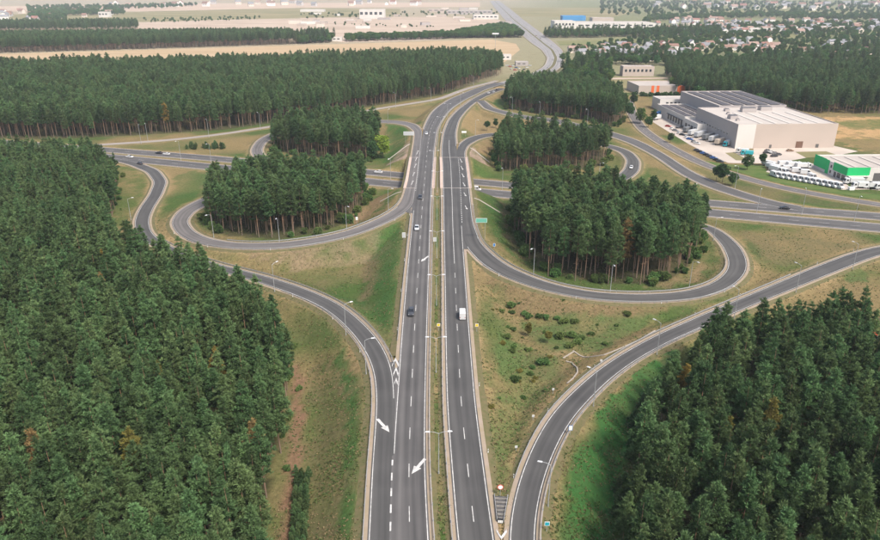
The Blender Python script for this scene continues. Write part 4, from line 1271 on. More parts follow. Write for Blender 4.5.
# concrete channels running down the banks beside the bridge
for a, b, za, zb, lab in [((402.5, 193), (380, 206), 6.6, .6, 'pale concrete channel down the bank left of the bridge, camera side'),
                          ((471, 199), (500, 216), 6.6, .3, 'pale concrete channel down the bank right of the bridge, camera side'),
                          ((410, 146), (388, 161), 5.5, .4, 'pale concrete channel down the far bank left of the bridge'),
                          ((466, 149), (489, 164), 5.5, .4, 'pale concrete channel down the far bank right of the bridge')]:
    p, q = G(*a, za), G(*b, zb); d = (q - p) / np.linalg.norm(q - p); n = np.array([d[1], -d[0]]) * .45
    mb = MB(); K_ = 14
    pts = [(p + (q - p) * k / K_) for k in range(K_ + 1)]
    zz = [ground(*t_) for t_ in pts]
    for k in range(K_):
        mb.hexa([(*(pts[k] - n), zz[k] - .3), (*(pts[k] + n), zz[k] - .3), (*(pts[k + 1] + n), zz[k + 1] - .3), (*(pts[k + 1] - n), zz[k + 1] - .3)],
                [(*(pts[k] - n), zz[k] + .16), (*(pts[k] + n), zz[k] + .16), (*(pts[k + 1] + n), zz[k + 1] + .16), (*(pts[k + 1] - n), zz[k + 1] + .16)])
    tag(mb.obj('drain_channel', M['concrete_pale']), lab, 'channel')


# ------------------------------------------------------------------ guard rails
def rail(road, sg, a, b, label, off=.75):
    s0, s1 = seg(road, a, b); st = np.arange(s0, s1, 4.0); P = []
    for d_ in st:
        c, z, hw, t, n = road.at(d_); p = c + n * sg * (hw + off); P.append((p[0], p[1], z - .05, n[0] * sg, n[1] * sg))
    if len(P) < 3: return
    o = empty('guard_rail', (P[0][0], P[0][1], P[0][2])); ox_, oy_, oz_ = P[0][:3]
    mb = MB(); ps = MB()
    for p, q in zip(P[:-1], P[1:]):
        a0, b0 = Vector((p[0] - ox_, p[1] - oy_, p[2] - oz_)), Vector((q[0] - ox_, q[1] - oy_, q[2] - oz_))
        n = Vector((p[3], p[4], 0)) * .05; n2 = Vector((q[3], q[4], 0)) * .05
        mb.hexa([a0 - n + Vector((0, 0, .42)), a0 + n + Vector((0, 0, .42)), b0 + n2 + Vector((0, 0, .42)), b0 - n2 + Vector((0, 0, .42))],
                [a0 - n + Vector((0, 0, .75)), a0 + n + Vector((0, 0, .75)), b0 + n2 + Vector((0, 0, .75)), b0 - n2 + Vector((0, 0, .75))])
        ps.box(a0.x + p[3] * .1 - .06, a0.x + p[3] * .1 + .06, a0.y + p[4] * .1 - .06, a0.y + p[4] * .1 + .06, a0.z - .7, a0.z + .7)
    mb.obj('beam', M['steel'], o); tag(ps.obj('post_row', M['steel'], o), kind='stuff')
    tag(o, label, 'guard rail')


rail(A, 1, (436, 640), (431.6, 198), 'steel guard rail on the median side of the left carriageway, before the bridge')
rail(B, -1, (467, 640), (443, 198), 'steel guard rail on the median side of the right carriageway, before the bridge')
rail(A, 1, (435.5, 148), (499, 85), 'steel guard rail on the median side of the left carriageway, beyond the bridge')
rail(B, -1, (441.5, 148), (499, 89), 'steel guard rail on the median side of the right carriageway, beyond the bridge')
rail(A, -1, (413, 214), (401, 340), 'steel guard rail on the outer edge of the left carriageway before the bridge')
rail(D, -1, (366, 640), (290, 292), 'steel guard rail on the wood side of the left slip road')
rail(D, 1, (392, 368), (155, 234), 'steel guard rail on the highway side of the left slip road')
rail(Gr, 1, (541, 640), (700, 328), 'steel guard rail on the wood side of the right slip road')
rail(Gr, -1, (520, 478), (800, 272), 'steel guard rail on the highway side of the right slip road')
rail(HE, 1, (404, 198), (215, 239), 'steel guard rail on the wood side of the lower left loop ramp')
rail(HE, -1, (398, 217), (190, 242), 'steel guard rail on the outer side of the lower left loop ramp')
rail(IF, -1, (471, 205), (726, 262), 'steel guard rail on the wood side of the lower right loop ramp')
rail(IF, 1, (490, 270), (730, 288), 'steel guard rail on the outer side of the lower right loop ramp')

# ------------------------------------------------------------------ street lamps
M['lamp_metal'] = mat('lamp_metal', (.36, .37, .37), .45, metal=.25)
M['lamp_head'] = mat('lamp_head', (.58, .59, .60), .4)


def lamp_set(h, arms, reach):
    pole = MB(); pole.tube((0, 0, -.3), (0, 0, h), .11, .06, 8); pole.tube((0, 0, 0), (0, 0, .5), .16, .15, 8)
    arm = MB(); head = MB()
    arm.tube((0, 0, h - .05), (reach * .5, 0, h + .35), .05, .045, 6); arm.tube((reach * .5, 0, h + .35), (reach, 0, h + .45), .045, .04, 6)
    head.hexa([(reach - .2, -.16, h + .38), (reach + .75, -.13, h + .40), (reach + .75, .13, h + .40), (reach - .2, .16, h + .38)],
              [(reach - .15, -.1, h + .56), (reach + .6, -.1, h + .54), (reach + .6, .1, h + .54), (reach - .15, .1, h + .56)])
    return pole.mesh('pole', M['lamp_metal']), arm.mesh('arm', M['lamp_metal']), head.mesh('lamp_head', M['lamp_head'])


LM_T, LM_S, LM_C = lamp_set(9.6, 2, 1.9), lamp_set(9.6, 1, 1.8), lamp_set(11.5, 1, 2.0)


def lamp(x, y, z, rot, label, kind='S', name='street_lamp'):
    pm, am, hm = {'T': LM_T, 'S': LM_S, 'C': LM_C}[kind]
    e = empty(name, (x, y, z), rot); link('pole', pm, e)
    for k in range(2 if kind == 'T' else 1):
        a = link('arm', am, e, rz=math.pi * k); link('lamp_head', hm, a)
    return tag(e, label, 'street lamp', 'street lamps')


ORD = ['first', 'second', 'third', 'fourth', 'fifth', 'sixth', 'seventh', 'eighth', 'ninth', 'tenth', 'eleventh', 'twelfth']
n_l = 0
for py in (470, 373.5, 306, 257, 220, 191.5, 170, 149.5, 132, 117, 104.5):
    d_ = A.near_py(py); c, z, hw, t, n = A.at(d_); p0 = c + n * hw
    k = np.argmin(((B.C - p0) ** 2).sum(1)); p1 = B.C[k] - B.N[k] * B.HW[k]
    m_ = (p0 + p1) / 2; tt = A.at(d_)[3]
    on_b = BR_Y0 - 2 < m_[1] < BR_Y1 + 2
    if on_b: m_ = p0 + (p1 - p0) * .1
    lamp(m_[0], m_[1], z - (.25 if not on_b else .1), math.atan2(tt[1], tt[0]) - math.pi / 2, 'twin-armed lamp post in the highway median, %s from the bottom' % ORD[n_l], 'T'); n_l += 1


def road_lamp(road, sg, px, py, label, kind='S', off=1.6):
    """lamp beside a road at the station nearest to a pixel, arm over the road"""
    d_ = road.near(px, py); c, z, hw, t, n = road.at(d_); p = c + n * sg * (hw + off)
    v = -n * sg; lamp(p[0], p[1], min(z - .1, max(ground(*p), z - 2)), math.atan2(v[1], v[0]), label, kind)


road_lamp(D, -1, 358, 333, 'lamp post on the wood side of the left slip road bend, upper one')
road_lamp(D, -1, 375, 374, 'lamp post on the wood side of the left slip road, just before the merge')
road_lamp(D, -1, 133, 217, 'lamp post on the grass left of the left slip road S-bend')
road_lamp(D, -1, 285, 288, 'lamp post half hidden by the left wood at the slip road')
road_lamp(Gr, 1, 552, 507, 'lamp post on the right slip road, lowest on the wood side')
road_lamp(Gr, 1, 583, 406, 'lamp post on the right slip road, second on the wood side')
road_lamp(Gr, 1, 648, 358, 'lamp post on the right slip road, third on the wood side')
road_lamp(Gr, 1, 722, 318, 'lamp post on the right slip road, fourth on the wood side')
road_lamp(Gr, 1, 786, 292, 'lamp post on the right slip road, fifth on the wood side')
road_lamp(Gr, 1, 842, 269, 'lamp post on the right slip road, topmost on the wood side')
road_lamp(HE, 1, 395, 207, 'lamp post on the grass bank left of the bridge')
road_lamp(HE, 1, 351, 229, 'lamp post in front of the right end of the lower left loop wood')
road_lamp(HE, 1, 275, 241, 'lamp post in front of the middle of the lower left loop wood')
road_lamp(HE, 1, 206, 235, 'lamp post in the bend of the lower left loop')
road_lamp(IF, -1, 526, 272, 'lamp post in front of the left end of the lower right loop wood')
road_lamp(IF, -1, 616, 292, 'lamp post in front of the middle of the lower right loop wood')
road_lamp(IF, -1, 700, 283, 'lamp post in front of the right end of the lower right loop wood')
road_lamp(IF, -1, 720, 246, 'lamp post inside the bend of the lower right loop, upper one')
road_lamp(IF, -1, 605, 174, 'lamp post inside the bend of the upper right loop')
road_lamp(IF, 1, 482, 133, 'lamp post at the entry of the upper right loop')
road_lamp(HE, 1, 392, 123, 'lamp post at the entry of the upper left loop')
for k, (px, py) in enumerate([(500, 195), (690, 214), (762, 212), (800, 203), (858, 222)]):
    road_lamp(CF if k in (3,) else CN, -1 if k != 3 else 1, px, py, ['tall lamp post in the lower road median just right of the bridge', 'tall lamp post in the lower road median right of the loop wood', 'tall lamp post in the lower road median below the lone dark trees', 'tall lamp post on the far side of the lower road below the white vans', 'tall lamp post in the lower road median near the right edge'][k], 'C', off=1.2)
for k, (px, py) in enumerate([(175, 163), (206, 160), (385, 175)]):
    road_lamp(CN, -1, px, py, ['tall lamp post in the lower road median at the left', 'tall lamp post in the lower road median, second from the left', 'tall lamp post in the lower road median just left of the bridge'][k], 'C', off=1.2)
for k, (px, py) in enumerate([(142, 141), (147, 140), (206, 135), (258, 128), (392, 105), (428, 100), (470, 89)]):
    road_lamp(K, -1 if k != 1 else 1, px, py, 'lamp post along the pale slip road by the pine belt, %s from the left' % ORD[k], 'C')
for k, (px, py) in enumerate([(505, 113), (536, 120), (580, 127), (725, 194)]):
    road_lamp(J, -1, px, py, ['lamp post on the green verge at the upper right slip road', 'lamp post before the upper right wood', 'lamp post half hidden behind the upper right loop wood', 'lamp post beside the three dark trees by the service road'][k], 'C')
# floodlight mast by the shops
e = empty('floodlight_mast', (*G(495, 52), 0)); mb = MB(); mb.tube((0, 0, -.3), (0, 0, 26), .3, .15, 8); mb.obj('pole', M['lamp_metal'], e)
mb = MB(); mb.box(-5, 5, -.4, .4, 25.5, 27.5); mb.obj('floodlight_bar', M['lamp_head'], e); tag(e, 'tall floodlight mast standing left of the far highway junction', 'mast')


# ------------------------------------------------------------------ signs and small road furniture
M['sign_green'] = mat('sign_green', (.12, .36, .27), .5); M['sign_back'] = mat('sign_back', (.42, .43, .43), .5)
M['sign_white'] = mat('sign_white', (.75, .75, .72), .5); M['sign_yellow'] = mat('sign_yellow', (.72, .46, .03), .5); M['sign_blue'] = mat('sign_blue', (.02, .16, .42), .5)
M['sign_teal'] = mat('sign_teal', (.02, .30, .38), .5); M['red'] = mat('red', (.50, .06, .03), .5); M['black'] = mat('black', (.02, .02, .02), .6)


def board(px, py, z, w, h, top, face, label, rot=0.0, posts=2, disc=False, frame='sign_white', back=None):
    x, y = G(px, py, z); z = ground(x, y)
    x, y = G(px, py, z); e = empty('road_sign', (x, y, z - .05), rot)
    for k in range(posts):
        u = 0 if posts == 1 else (k * 2 - 1) * w * .33
        mb = MB(); mb.tube((u, .06, -.3), (u, .06, top), .05, n=6); mb.obj('post', M['lamp_metal'], e)
    mb = MB()
    if disc: mb.tube((0, 0, top - h / 2), (0, .04, top - h / 2), w / 2, n=16)
    else: mb.box(-w / 2, w / 2, 0, .04, top - h, top)
    mb.obj('panel', M[frame], e)
    mb = MB()
    if disc: mb.tube((0, -.012, top - h / 2), (0, -.002, top - h / 2), w * .38, n=16)
    else: mb.box(-w / 2 + .08, w / 2 - .08, -.012, -.003, top - h + .08, top - .08)
    mb.obj('face', M[face], e)
    tag(e, label, 'road sign'); return e


board(481, 240, 1.2, 4.2, 1.7, 8.6, 'sign_green', 'green direction board on posts beside the right loop ramp')
board(409, 143, 1.5, 6.5, 2.3, 7.0, 'sign_back', 'grey back of a wide direction board beyond the bridge at the left')
board(464, 136, 3.0, 3.0, 1.2, 3.2, 'sign_white', 'low white board on the verge above the upper right loop')
board(476.7, 332, 5.5, .9, .9, 2.6, 'sign_yellow', 'yellow sign on the right verge level with the white van', posts=1)
board(438.6, 331, 6, .9, .9, 2.4, 'sign_yellow', 'yellow sign standing in the highway median', posts=1)
board(500, 497, 4.5, 1.2, 1.2, 3.0, 'sign_white', 'round red-rimmed speed limit sign above the crash cushion', posts=1, disc=True, frame='red')
board(570, 436, 2.5, .9, 1.3, 2.8, 'sign_white', 'small white and blue sign on the right slip road bank', posts=1, frame='sign_blue')
board(546.5, 532, 4, .9, .9, 2.4, 'sign_teal', 'small turquoise sign at the bottom of the right slip road bank', posts=1)
board(494, 251, 1.5, .8, 1.2, 3.0, 'sign_blue', 'blue sign on the bank beside the lower right loop', posts=1)
board(357, 224, 1.5, .9, 1.4, 3.2, 'sign_white', 'white sign before the corner of the lower left loop wood', posts=1)
board(404, 240, 5.0, 1.3, 2.0, 3.0, 'sign_back', 'grey sign back on the left verge of the highway before the bridge', posts=1)
board(434.8, 245, 7.0, 1.0, 1.6, 3.0, 'sign_back', 'grey sign back in the median near the bridge', posts=1)
for k, (px, py, z) in enumerate([(533, 420, 4.4), (516, 451, 4.4), (553, 393, 4.1), (601, 364, 3.4)]):
    board(px, py, z, .55, .55, 1.4, 'sign_back', 'small pale marker board on the inner verge of the right slip road, %s from below' % ['second', 'first', 'third', 'fourth'][k], posts=1, frame='sign_white')

M['rubber'] = mat('rubber', (.16, .15, .135), .8, var=.2, scale=2)
# crash cushion in the gore of the right slip road
x, y = G(500.3, 523, 4.9); z = ground(x, y); e = empty('crash_cushion', (x, y, z)); xe, ye = G(501, 497, 4.9)
Ln = float(np.hypot(xe - x, ye - y)); e.rotation_euler = (0, 0, math.atan2(ye - y, xe - x))
mb = MB(); mb.box(0, .35, -.5, .5, .05, 1.0); mb.obj('nose', M['black'], e)
for k in range(3):
    mb = MB(); w_ = .34
    yc = -.3 + .3 * k
    mb.hexa([(-.02, yc - .12, .25), (-.02, yc + .12, .25), (0, yc + .12, .25), (0, yc - .12, .25)], [(-.02, yc - .12, .85), (-.02, yc + .12, .85), (0, yc + .12, .85), (0, yc - .12, .85)]); mb.obj('stripe', M['sign_white'], e)
for k in range(6):
    u0 = .5 + k * (Ln - .6) / 6; u1 = u0 + (Ln - .6) / 6 - .45; w_ = .45 + .12 * k
    mb = MB(); mb.box(u0, u0 + .5, -w_, w_, .15, .7); mb.obj('cell', M['rubber'], e); mb = MB(); mb.box(u0 + .5, u0 + .62, -w_ - .05, w_ + .05, .1, .85); mb.obj('frame', M['steel_dark'], e)
for s_ in (-1, 1):
    mb = MB(); mb.hexa([(.2, s_ * .55, .3), (.2, s_ * .65, .3), (Ln, s_ * 1.35, .3), (Ln, s_ * 1.25, .3)], [(.2, s_ * .55, .9), (.2, s_ * .65, .9), (Ln, s_ * 1.35, .9), (Ln, s_ * 1.25, .9)]); mb.obj('side_rail', M['steel'], e)
    for k in range(7):
        mb2 = MB(); u = .4 + k * (Ln - .5) / 6.3; mb2.box(u, u + .22, s_ * (.62 + .1 * k) - .06, s_ * (.62 + .1 * k) + .06, -.2, 1.05); mb2.obj('post', M['steel'], e)
tag(e, 'ribbed black and steel crash cushion in the gore at the bottom right', 'crash cushion')

# delineator posts on the verges
post_me = MB().box(-.06, .06, -.05, .05, -.3, .95).mesh('delineator_post', M['sign_white'])
band_me = MB().box(-.07, .07, -.06, .06, .62, .8).mesh('reflector', M['black'])
def delineators(road, sg, a, b, txt, step=25.0, off=1.1):
    s0, s1 = seg(road, a, b); k = 0
    for d_ in np.arange(s0 + 8, s1, step):
        c, z, hw, t, n = road.at(d_); p = c + n * sg * (hw + off)
        o = link('delineator_post', post_me, None, (p[0], p[1], z - .1), math.atan2(n[1], n[0])); link('reflector', band_me, o)
        tag(o, 'white delineator post on ' + txt, 'post', 'delineator posts on ' + txt); k += 1
delineators(B, 1, (471, 337), (489, 480), 'the right verge of the highway')
delineators(A, -1, (413, 214), (399, 345), 'the left verge of the highway')
delineators(Gr, -1, (512, 505), (880, 246), 'the inner verge of the right slip road')
delineators(D, -1, (372, 368), (290, 292), 'the outer verge of the left slip road')
delineators(HE, -1, (398, 217), (172, 225), 'the outer verge of the lower left loop')
delineators(IF, 1, (490, 270), (746, 262), 'the outer verge of the lower right loop')

# pale drainage kerb curling round the inlet in the triangle
for pts, lab in [([(573, 351), (580, 356), (590, 357.5), (603, 356), (618, 350), (640, 340), (655, 331)], 'pale concrete kerb curling from the inlet towards the right slip road'),
                 ([(566, 361.5), (572, 363), (577, 368), (577.5, 373), (573, 379), (567, 384)], 'hook-shaped pale concrete kerb beside the right slip road'),
                 ([(563, 358.5), (573.5, 352)], 'short pale concrete headwall in the grass triangle')]:
    Q = []
    for p in pts:
        z = 0.
        for _ in range(4): g = G(p[0], p[1], z); z = ground(*g)
        Q.append((*g, z))
    Q = resample(np.array(Q), np.linspace(0, 1, 24)); mb = MB()
    for a, b in zip(Q[:-1], Q[1:]):
        a = [a[0], a[1], ground(a[0], a[1])]; b = [b[0], b[1], ground(b[0], b[1])]
        d_ = np.array(b[:2]) - np.array(a[:2]); d_ /= np.linalg.norm(d_) + 1e-9; n = np.array([d_[1], -d_[0]]) * .18
        mb.hexa([(a[0] - n[0], a[1] - n[1], a[2] - .3), (a[0] + n[0], a[1] + n[1], a[2] - .3), (b[0] + n[0], b[1] + n[1], b[2] - .3), (b[0] - n[0], b[1] - n[1], b[2] - .3)],
                [(a[0] - n[0], a[1] - n[1], a[2] + .22), (a[0] + n[0], a[1] + n[1], a[2] + .22), (b[0] + n[0], b[1] + n[1], b[2] + .22), (b[0] - n[0], b[1] - n[1], b[2] + .22)])
    tag(mb.obj('concrete_kerb', M['concrete_pale']), lab, 'kerb')

# pale rubble with a red sheet at the right edge
x, y = G(872, 336); e = empty('rubble_heap', (x, y, 0)); mb = MB(); rr = np.random.default_rng(5)
for k in range(26):
    u = k / 25; cx, cy = (u - .5) * 5.5 - 1.5 + rr.normal() * .4, (.5 - u) * 9 + 2 + rr.normal() * .5; s = rr.uniform(.35, .8)
    mb.frust(cx - s, cx + s, cy - s * .7, cy + s * .7, -.1, s * .9, s * .3, s * .2, s * .2)
mb.obj('stones', M['concrete_pale'], e); mb = MB(); mb.frust(-.8, 1.2, -.6, .9, .5, 1.15, .2, .3, .2); mb.obj('red_sheet', M['red'], e)
tag(e, 'heap of pale rubble with a red sheet at the right edge of the right wood', 'rubble')

# ------------------------------------------------------------------ vehicles
M['glass'] = mat('glass', (.015, .018, .022), .12, spec=.6)
M['tyre'] = mat('tyre', (.018, .018, .018), .85)
M['rim'] = mat('rim', (.45, .45, .46), .35, metal=.6)
M['white_paint'] = mat('white_paint', (.54, .54, .53), .35, spec=.5)
M['lamp_red'] = mat('lamp_red', (.35, .02, .015), .3)
M['lamp_clear'] = mat('lamp_clear', (.7, .7, .68), .2)
PAINTS = {'black': (.012, .013, .016), 'dark grey': (.05, .053, .06), 'grey': (.16, .165, .17), 'silver': (.42, .43, .44), 'white': (.54, .54, .53), 'red': (.32, .03, .025),
          'blue': (.03, .10, .30), 'sky blue': (.06, .30, .52), 'teal': (.02, .32, .36), 'beige': (.5, .42, .33), 'brown': (.2, .12, .07), 'orange': (.62, .14, .04)}
PM = {k: mat('paint_' + k.replace(' ', '_'), v, .3, spec=.5) for k, v in PAINTS.items()}


def loft(sections, name, material):
    """sections: list of (x, [(y, z) ...]) all with the same count, joined into a closed skin"""
    V, F = [], []; n = len(sections[0][1])
    for x, ring in sections: V += [(x, y, z) for y, z in ring]
    for k in range(len(sections) - 1):
        for i in range(n):
            j = (i + 1) % n; F.append((k * n + i, k * n + j, (k + 1) * n + j, (k + 1) * n + i))
    F.append(tuple(reversed(range(n)))); F.append(tuple((len(sections) - 1) * n + i for i in range(n)))
    me = np_mesh(name, V, F, material)
    bmm = bmesh.new(); bmm.from_mesh(me); bmesh.ops.recalc_face_normals(bmm, faces=bmm.faces[:]); bmm.to_mesh(me); bmm.free()
    return me


def ring(w, z0, z1, ch=.12): return [(-w + ch, z0), (w - ch, z0), (w, z0 + ch), (w, z1 - ch), (w - ch, z1), (-w + ch, z1), (-w, z1 - ch), (-w, z0 + ch)]


def wheel_mesh(r, w):
    t = MB(); t.tube((0, -w / 2, 0), (0, w / 2, 0), r, n=14); m1 = t.mesh('tyre', M['tyre'])
    t = MB(); t.tube((0, -w / 2 - .01, 0), (0, w / 2 + .01, 0), r * .6, n=10); return m1, t.mesh('rim', M['rim'])


W_CAR, W_TRK = wheel_mesh(.32, .22), wheel_mesh(.5, .32)


def wheels(e, pts, wm, r):
    for x, y in pts:
        t = link('wheel', wm[0], e, (x, y, r)); link('rim', wm[1], t)


def make_car(style='sedan'):
    p = {}
    L = 4.5 if style != 'suv' else 4.6; h = 0 if style != 'suv' else .18
    p['body'] = loft([(-L / 2, ring(.74, .42, .86 + h)), (-L / 2 + .18, ring(.86, .25, .96 + h)), (-1.2, ring(.9, .2, .98 + h)), (.8, ring(.9, .2, .97 + h)), (1.5, ring(.88, .2, .88 + h)), (L / 2 - .2, ring(.82, .26, .76 + h)), (L / 2, ring(.68, .4, .66 + h))], 'body', PM['black'])
    zt = 1.43 + h * 1.3; rear = -1.95 if style == 'suv' else -1.75
    p['windows'] = loft([(rear, ring(.74, .9 + h, .99 + h, .04)), (rear + .45, ring(.72, .9 + h, zt - .07, .1)), (.1, ring(.72, .9 + h, zt - .06, .1)), (1.02, ring(.76, .9 + h, .98 + h, .04))], 'windows', M['glass'])
    p['roof'] = loft([(rear + .5, ring(.66, zt - .12, zt - .03, .04)), (-.6, ring(.68, zt - .12, zt, .04)), (.1, ring(.65, zt - .12, zt - .03, .04))], 'roof', PM['black'])
    return p, L, .95 + h


CARM = {'sedan': make_car('sedan'), 'suv': make_car('suv')}
_pc = {}


def painted(me, c):
    k = (me.name, c)
    if k not in _pc: q = me.copy(); q.materials.clear(); q.materials.append(PM[c]); _pc[k] = q
    return _pc[k]


hl = MB().box(-.06, .06, -.17, .17, -.07, .07).mesh('headlight', M['lamp_clear']); tl = MB().box(-.06, .06, -.17, .17, -.08, .08).mesh('tail_light', M['lamp_red'])


def car(x, y, z, rot, color, label, style='sedan', group='cars on the roads'):
    p, L, zb = CARM[style]; e = empty('car', (x, y, z), rot)
    link('body', painted(p['body'], color), e); link('windows', p['windows'], e); link('roof', painted(p['roof'], color), e)
    wheels(e, [(-1.35, -.76), (-1.35, .76), (1.38, -.76), (1.38, .76)], W_CAR, .32)
    for s in (-1, 1):
        link('headlight', hl, e, (L / 2 - .1, s * .55, .62 + zb - .95)); link('tail_light', tl, e, (-L / 2 + .06, s * .58, .76 + zb - .95))
    return tag(e, label, 'car', group)


def make_van():
    p = {}
    p['body'] = loft([(-2.75, ring(.96, .35, 2.5, .1)), (-2.6, ring(1.0, .28, 2.58, .14)), (1.1, ring(1.0, .28, 2.56, .14)), (1.95, ring(.98, .28, 1.35, .14)), (2.6, ring(.94, .3, 1.12, .14)), (2.78, ring(.84, .38, .9, .1))], 'body', M['white_paint'])
    mb = MB(); mb.poly([(1.22, -.84, 2.42), (1.98, -.86, 1.36), (1.98, .86, 1.36), (1.22, .84, 2.42)][::-1]); 
    mb.v = [(a + .035, b, c + .03) for a, b, c in mb.v]
    for s in (-1, 1): mb.poly([(.35, s * 1.012, 1.4), (1.6, s * 1.0, 1.4), (1.12, s * 1.012, 2.15), (.35, s * 1.012, 2.15)])
    p['windows'] = mb.mesh('windows', M['glass'])
    return p


VANM = make_van()


def van(x, y, z, rot, label, group, s=1.0):
    e = empty('van', (x, y, z), rot, s)
    link('body', VANM['body'], e); link('windows', VANM['windows'], e)
    wheels(e, [(-1.6, -.86), (-1.6, .86), (1.75, -.86), (1.75, .86)], W_CAR, .32)
    for q in (-1, 1): link('headlight', hl, e, (2.68, q * .62, .85)); link('tail_light', tl, e, (-2.72, q * .8, 1.0))
    return tag(e, label, 'van', group)


def truck(x, y, z, rot, L, box, cab, label, group, soft=False, hh=3.7):
    """box lorry or articulated lorry: cab in front, body behind"""
    e = empty('lorry', (x, y, z), rot)
    c = loft([(L / 2 - 2.1, ring(1.2, .6, 3.1, .15)), (L / 2 - 1.4, ring(1.22, .5, 3.3, .2)), (L / 2 - .4, ring(1.22, .5, 2.9, .2)), (L / 2, ring(1.15, .55, 1.6, .2))], 'cab', PM[cab]); co = link('cab', c, e)
    mb = MB(); mb.poly([(L / 2 - .37, -1.0, 2.72), (L / 2 - .37, 1.0, 2.72), (L / 2 + .0, 1.0, 1.62), (L / 2 + .0, -1.0, 1.62)]); mb.v = [(a + .06, b, c_) for a, b, c_ in mb.v]
    for s in (-1, 1): mb.poly([(L / 2 - 1.6, s * 1.235, 1.7), (L / 2 - .6, s * 1.235, 1.7), (L / 2 - .75, s * 1.235, 2.6), (L / 2 - 1.6, s * 1.235, 2.6)])
    mb.obj('windscreen', M['glass'], co)
    link('cargo_box', loft([(-L / 2, ring(1.25, 1.0, hh, .06)), (-L / 2 + .1, ring(1.27, .98, hh + .03, .06)), (L / 2 - 2.6, ring(1.27, .98, hh + .03, .06)), (L / 2 - 2.5, ring(1.25, 1.0, hh, .06))], 'cargo_box', PM[box]), e)
    mb = MB(); mb.box(-L / 2 + .2, L / 2 - .6, -.5, .5, .55, .98); mb.obj('chassis', M['steel_dark'], e)
    xs_ = [L / 2 - 1.3, -L / 2 + 1.6] + ([-L / 2 + 2.8, -L / 2 + 4.0, L / 2 - 4.4] if L > 11 else [])
    wheels(e, [(q, s * 1.05) for q in xs_ for s in (-1, 1)], W_TRK, .5)
    return tag(e, label, 'lorry', group)


def trailer(x, y, z, rot, L, c, label, group):
    e = empty('trailer', (x, y, z), rot)
    link('cargo_box', loft([(-L / 2, ring(1.25, 1.1, 3.8, .06)), (-L / 2 + .1, ring(1.27, 1.08, 3.85, .08)), (L / 2 - .1, ring(1.27, 1.08, 3.85, .08)), (L / 2, ring(1.25, 1.1, 3.8, .06))], 'cargo_box', PM[c]), e)
    mb = MB(); mb.box(-L / 2 + .2, L / 2 - .2, -.5, .5, .7, 1.08); mb.obj('chassis', M['steel_dark'], e)
    mb = MB(); mb.box(L / 2 - 3, L / 2 - 2.8, -.8, .8, 0, .7); mb.obj('landing_leg', M['steel_dark'], e)
    wheels(e, [(q, s * 1.05) for q in (-L / 2 + 1.6, -L / 2 + 2.8, -L / 2 + 4.0) for s in (-1, 1)], W_TRK, .5)
    return tag(e, label, 'trailer', group)


def on_road(road, px, py, sense):
    """place and heading of a vehicle seen at a pixel on a road; sense +1 along the traced direction"""
    d_ = road.near(px, py); c, z, hw, t, n = road.at(d_); g = G(px, py, z); 
    k = np.argmin(((road.C - g) ** 2).sum(1)); t = road.T[k]; off = float(((g - road.C[k]) * road.N[k]).sum())
    off = max(-road.HW[k] + 1.3, min(road.HW[k] - 1.3, off)); p = road.C[k] + road.N[k] * off
    return p[0], p[1], road.Z[k] + LIFT[road.name] + .005, math.atan2(t[1] * sense, t[0] * sense)


car(*on_road(A, 411.3, 312.5, -1), 'dark grey', 'dark grey car coming towards the camera on the left carriageway', 'suv')
car(*on_road(A, 416.8, 229.5, -1), 'silver', 'silver car on the left carriageway just before the bridge')
car(*on_road(A, 420.2, 198.5, -1), 'dark grey', 'small dark car in place of a motorcycle at the bridge end of the left carriageway')  # car model stands in for a probable motorcycle
car(*on_road(A, 426.5, 134, -1), 'white', 'white car beyond the bridge on the left carriageway')
g_ = on_road(B, 462.3, 316.5, 1)
van(*g_, 'lone white van driving away on the right carriageway', 'vans on the roads', .88)
car(*on_road(B, 497.6, 90.2, 1), 'black', 'black car on the far bend of the right carriageway')
car(*on_road(B, 488.5, 93.8, 1), 'white', 'white car behind the black one on the far bend')
car(*on_road(B, 496, 93.0, 1), 'silver', 'silver car beside the black one on the far bend')
car(*on_road(CN, 132, 157.8, 1), 'white', 'white car on the lower road at the left wood')
car(*on_road(CF, 160, 153.9, -1), 'black', 'black car on the far lower carriageway at the left')
car(*on_road(CF, 168.5, 154.9, -1), 'white', 'white car following the black one at the left')
car(*on_road(D, 145, 163.6, 1), 'dark grey', 'dark car entering the left slip road')
car(*on_road(CF, 379.5, 173.2, -1), 'white', 'white car on the lower road just left of the bridge', 'suv')
van(*on_road(CN, 477.5, 190.5, 1), 'white van coming out from under the bridge on the lower road', 'vans on the roads', .85)
car(*on_road(IF, 631, 168.5, -1), 'white', 'white car in the bend of the upper right loop')
car(*on_road(CF, 787.5, 209.3, -1), 'black', 'black car on the lower road below the white vans')
for k, (px, py, c_) in enumerate([(553, 60, 'white'), (548, 68, 'silver'), (540, 73.5, 'white'), (551, 46, 'white'), (540, 39, 'grey'), (530, 31, 'white'), (523, 27, 'silver'), (536, 36, 'red'), (515, 20, 'white')]):
    car(*on_road(MF, px, py, 1), c_, '%s car on the far highway, %s from the near end' % (c_, ['third', 'second', 'first', 'fourth', 'fifth', 'seventh', 'eighth', 'sixth', 'ninth'][k]))

# ------------------------------------------------------------------ halls and sheds
def clad(name, c, var=.05): return mat(name, c, .6, var=var, scale=.05, spec=.25)


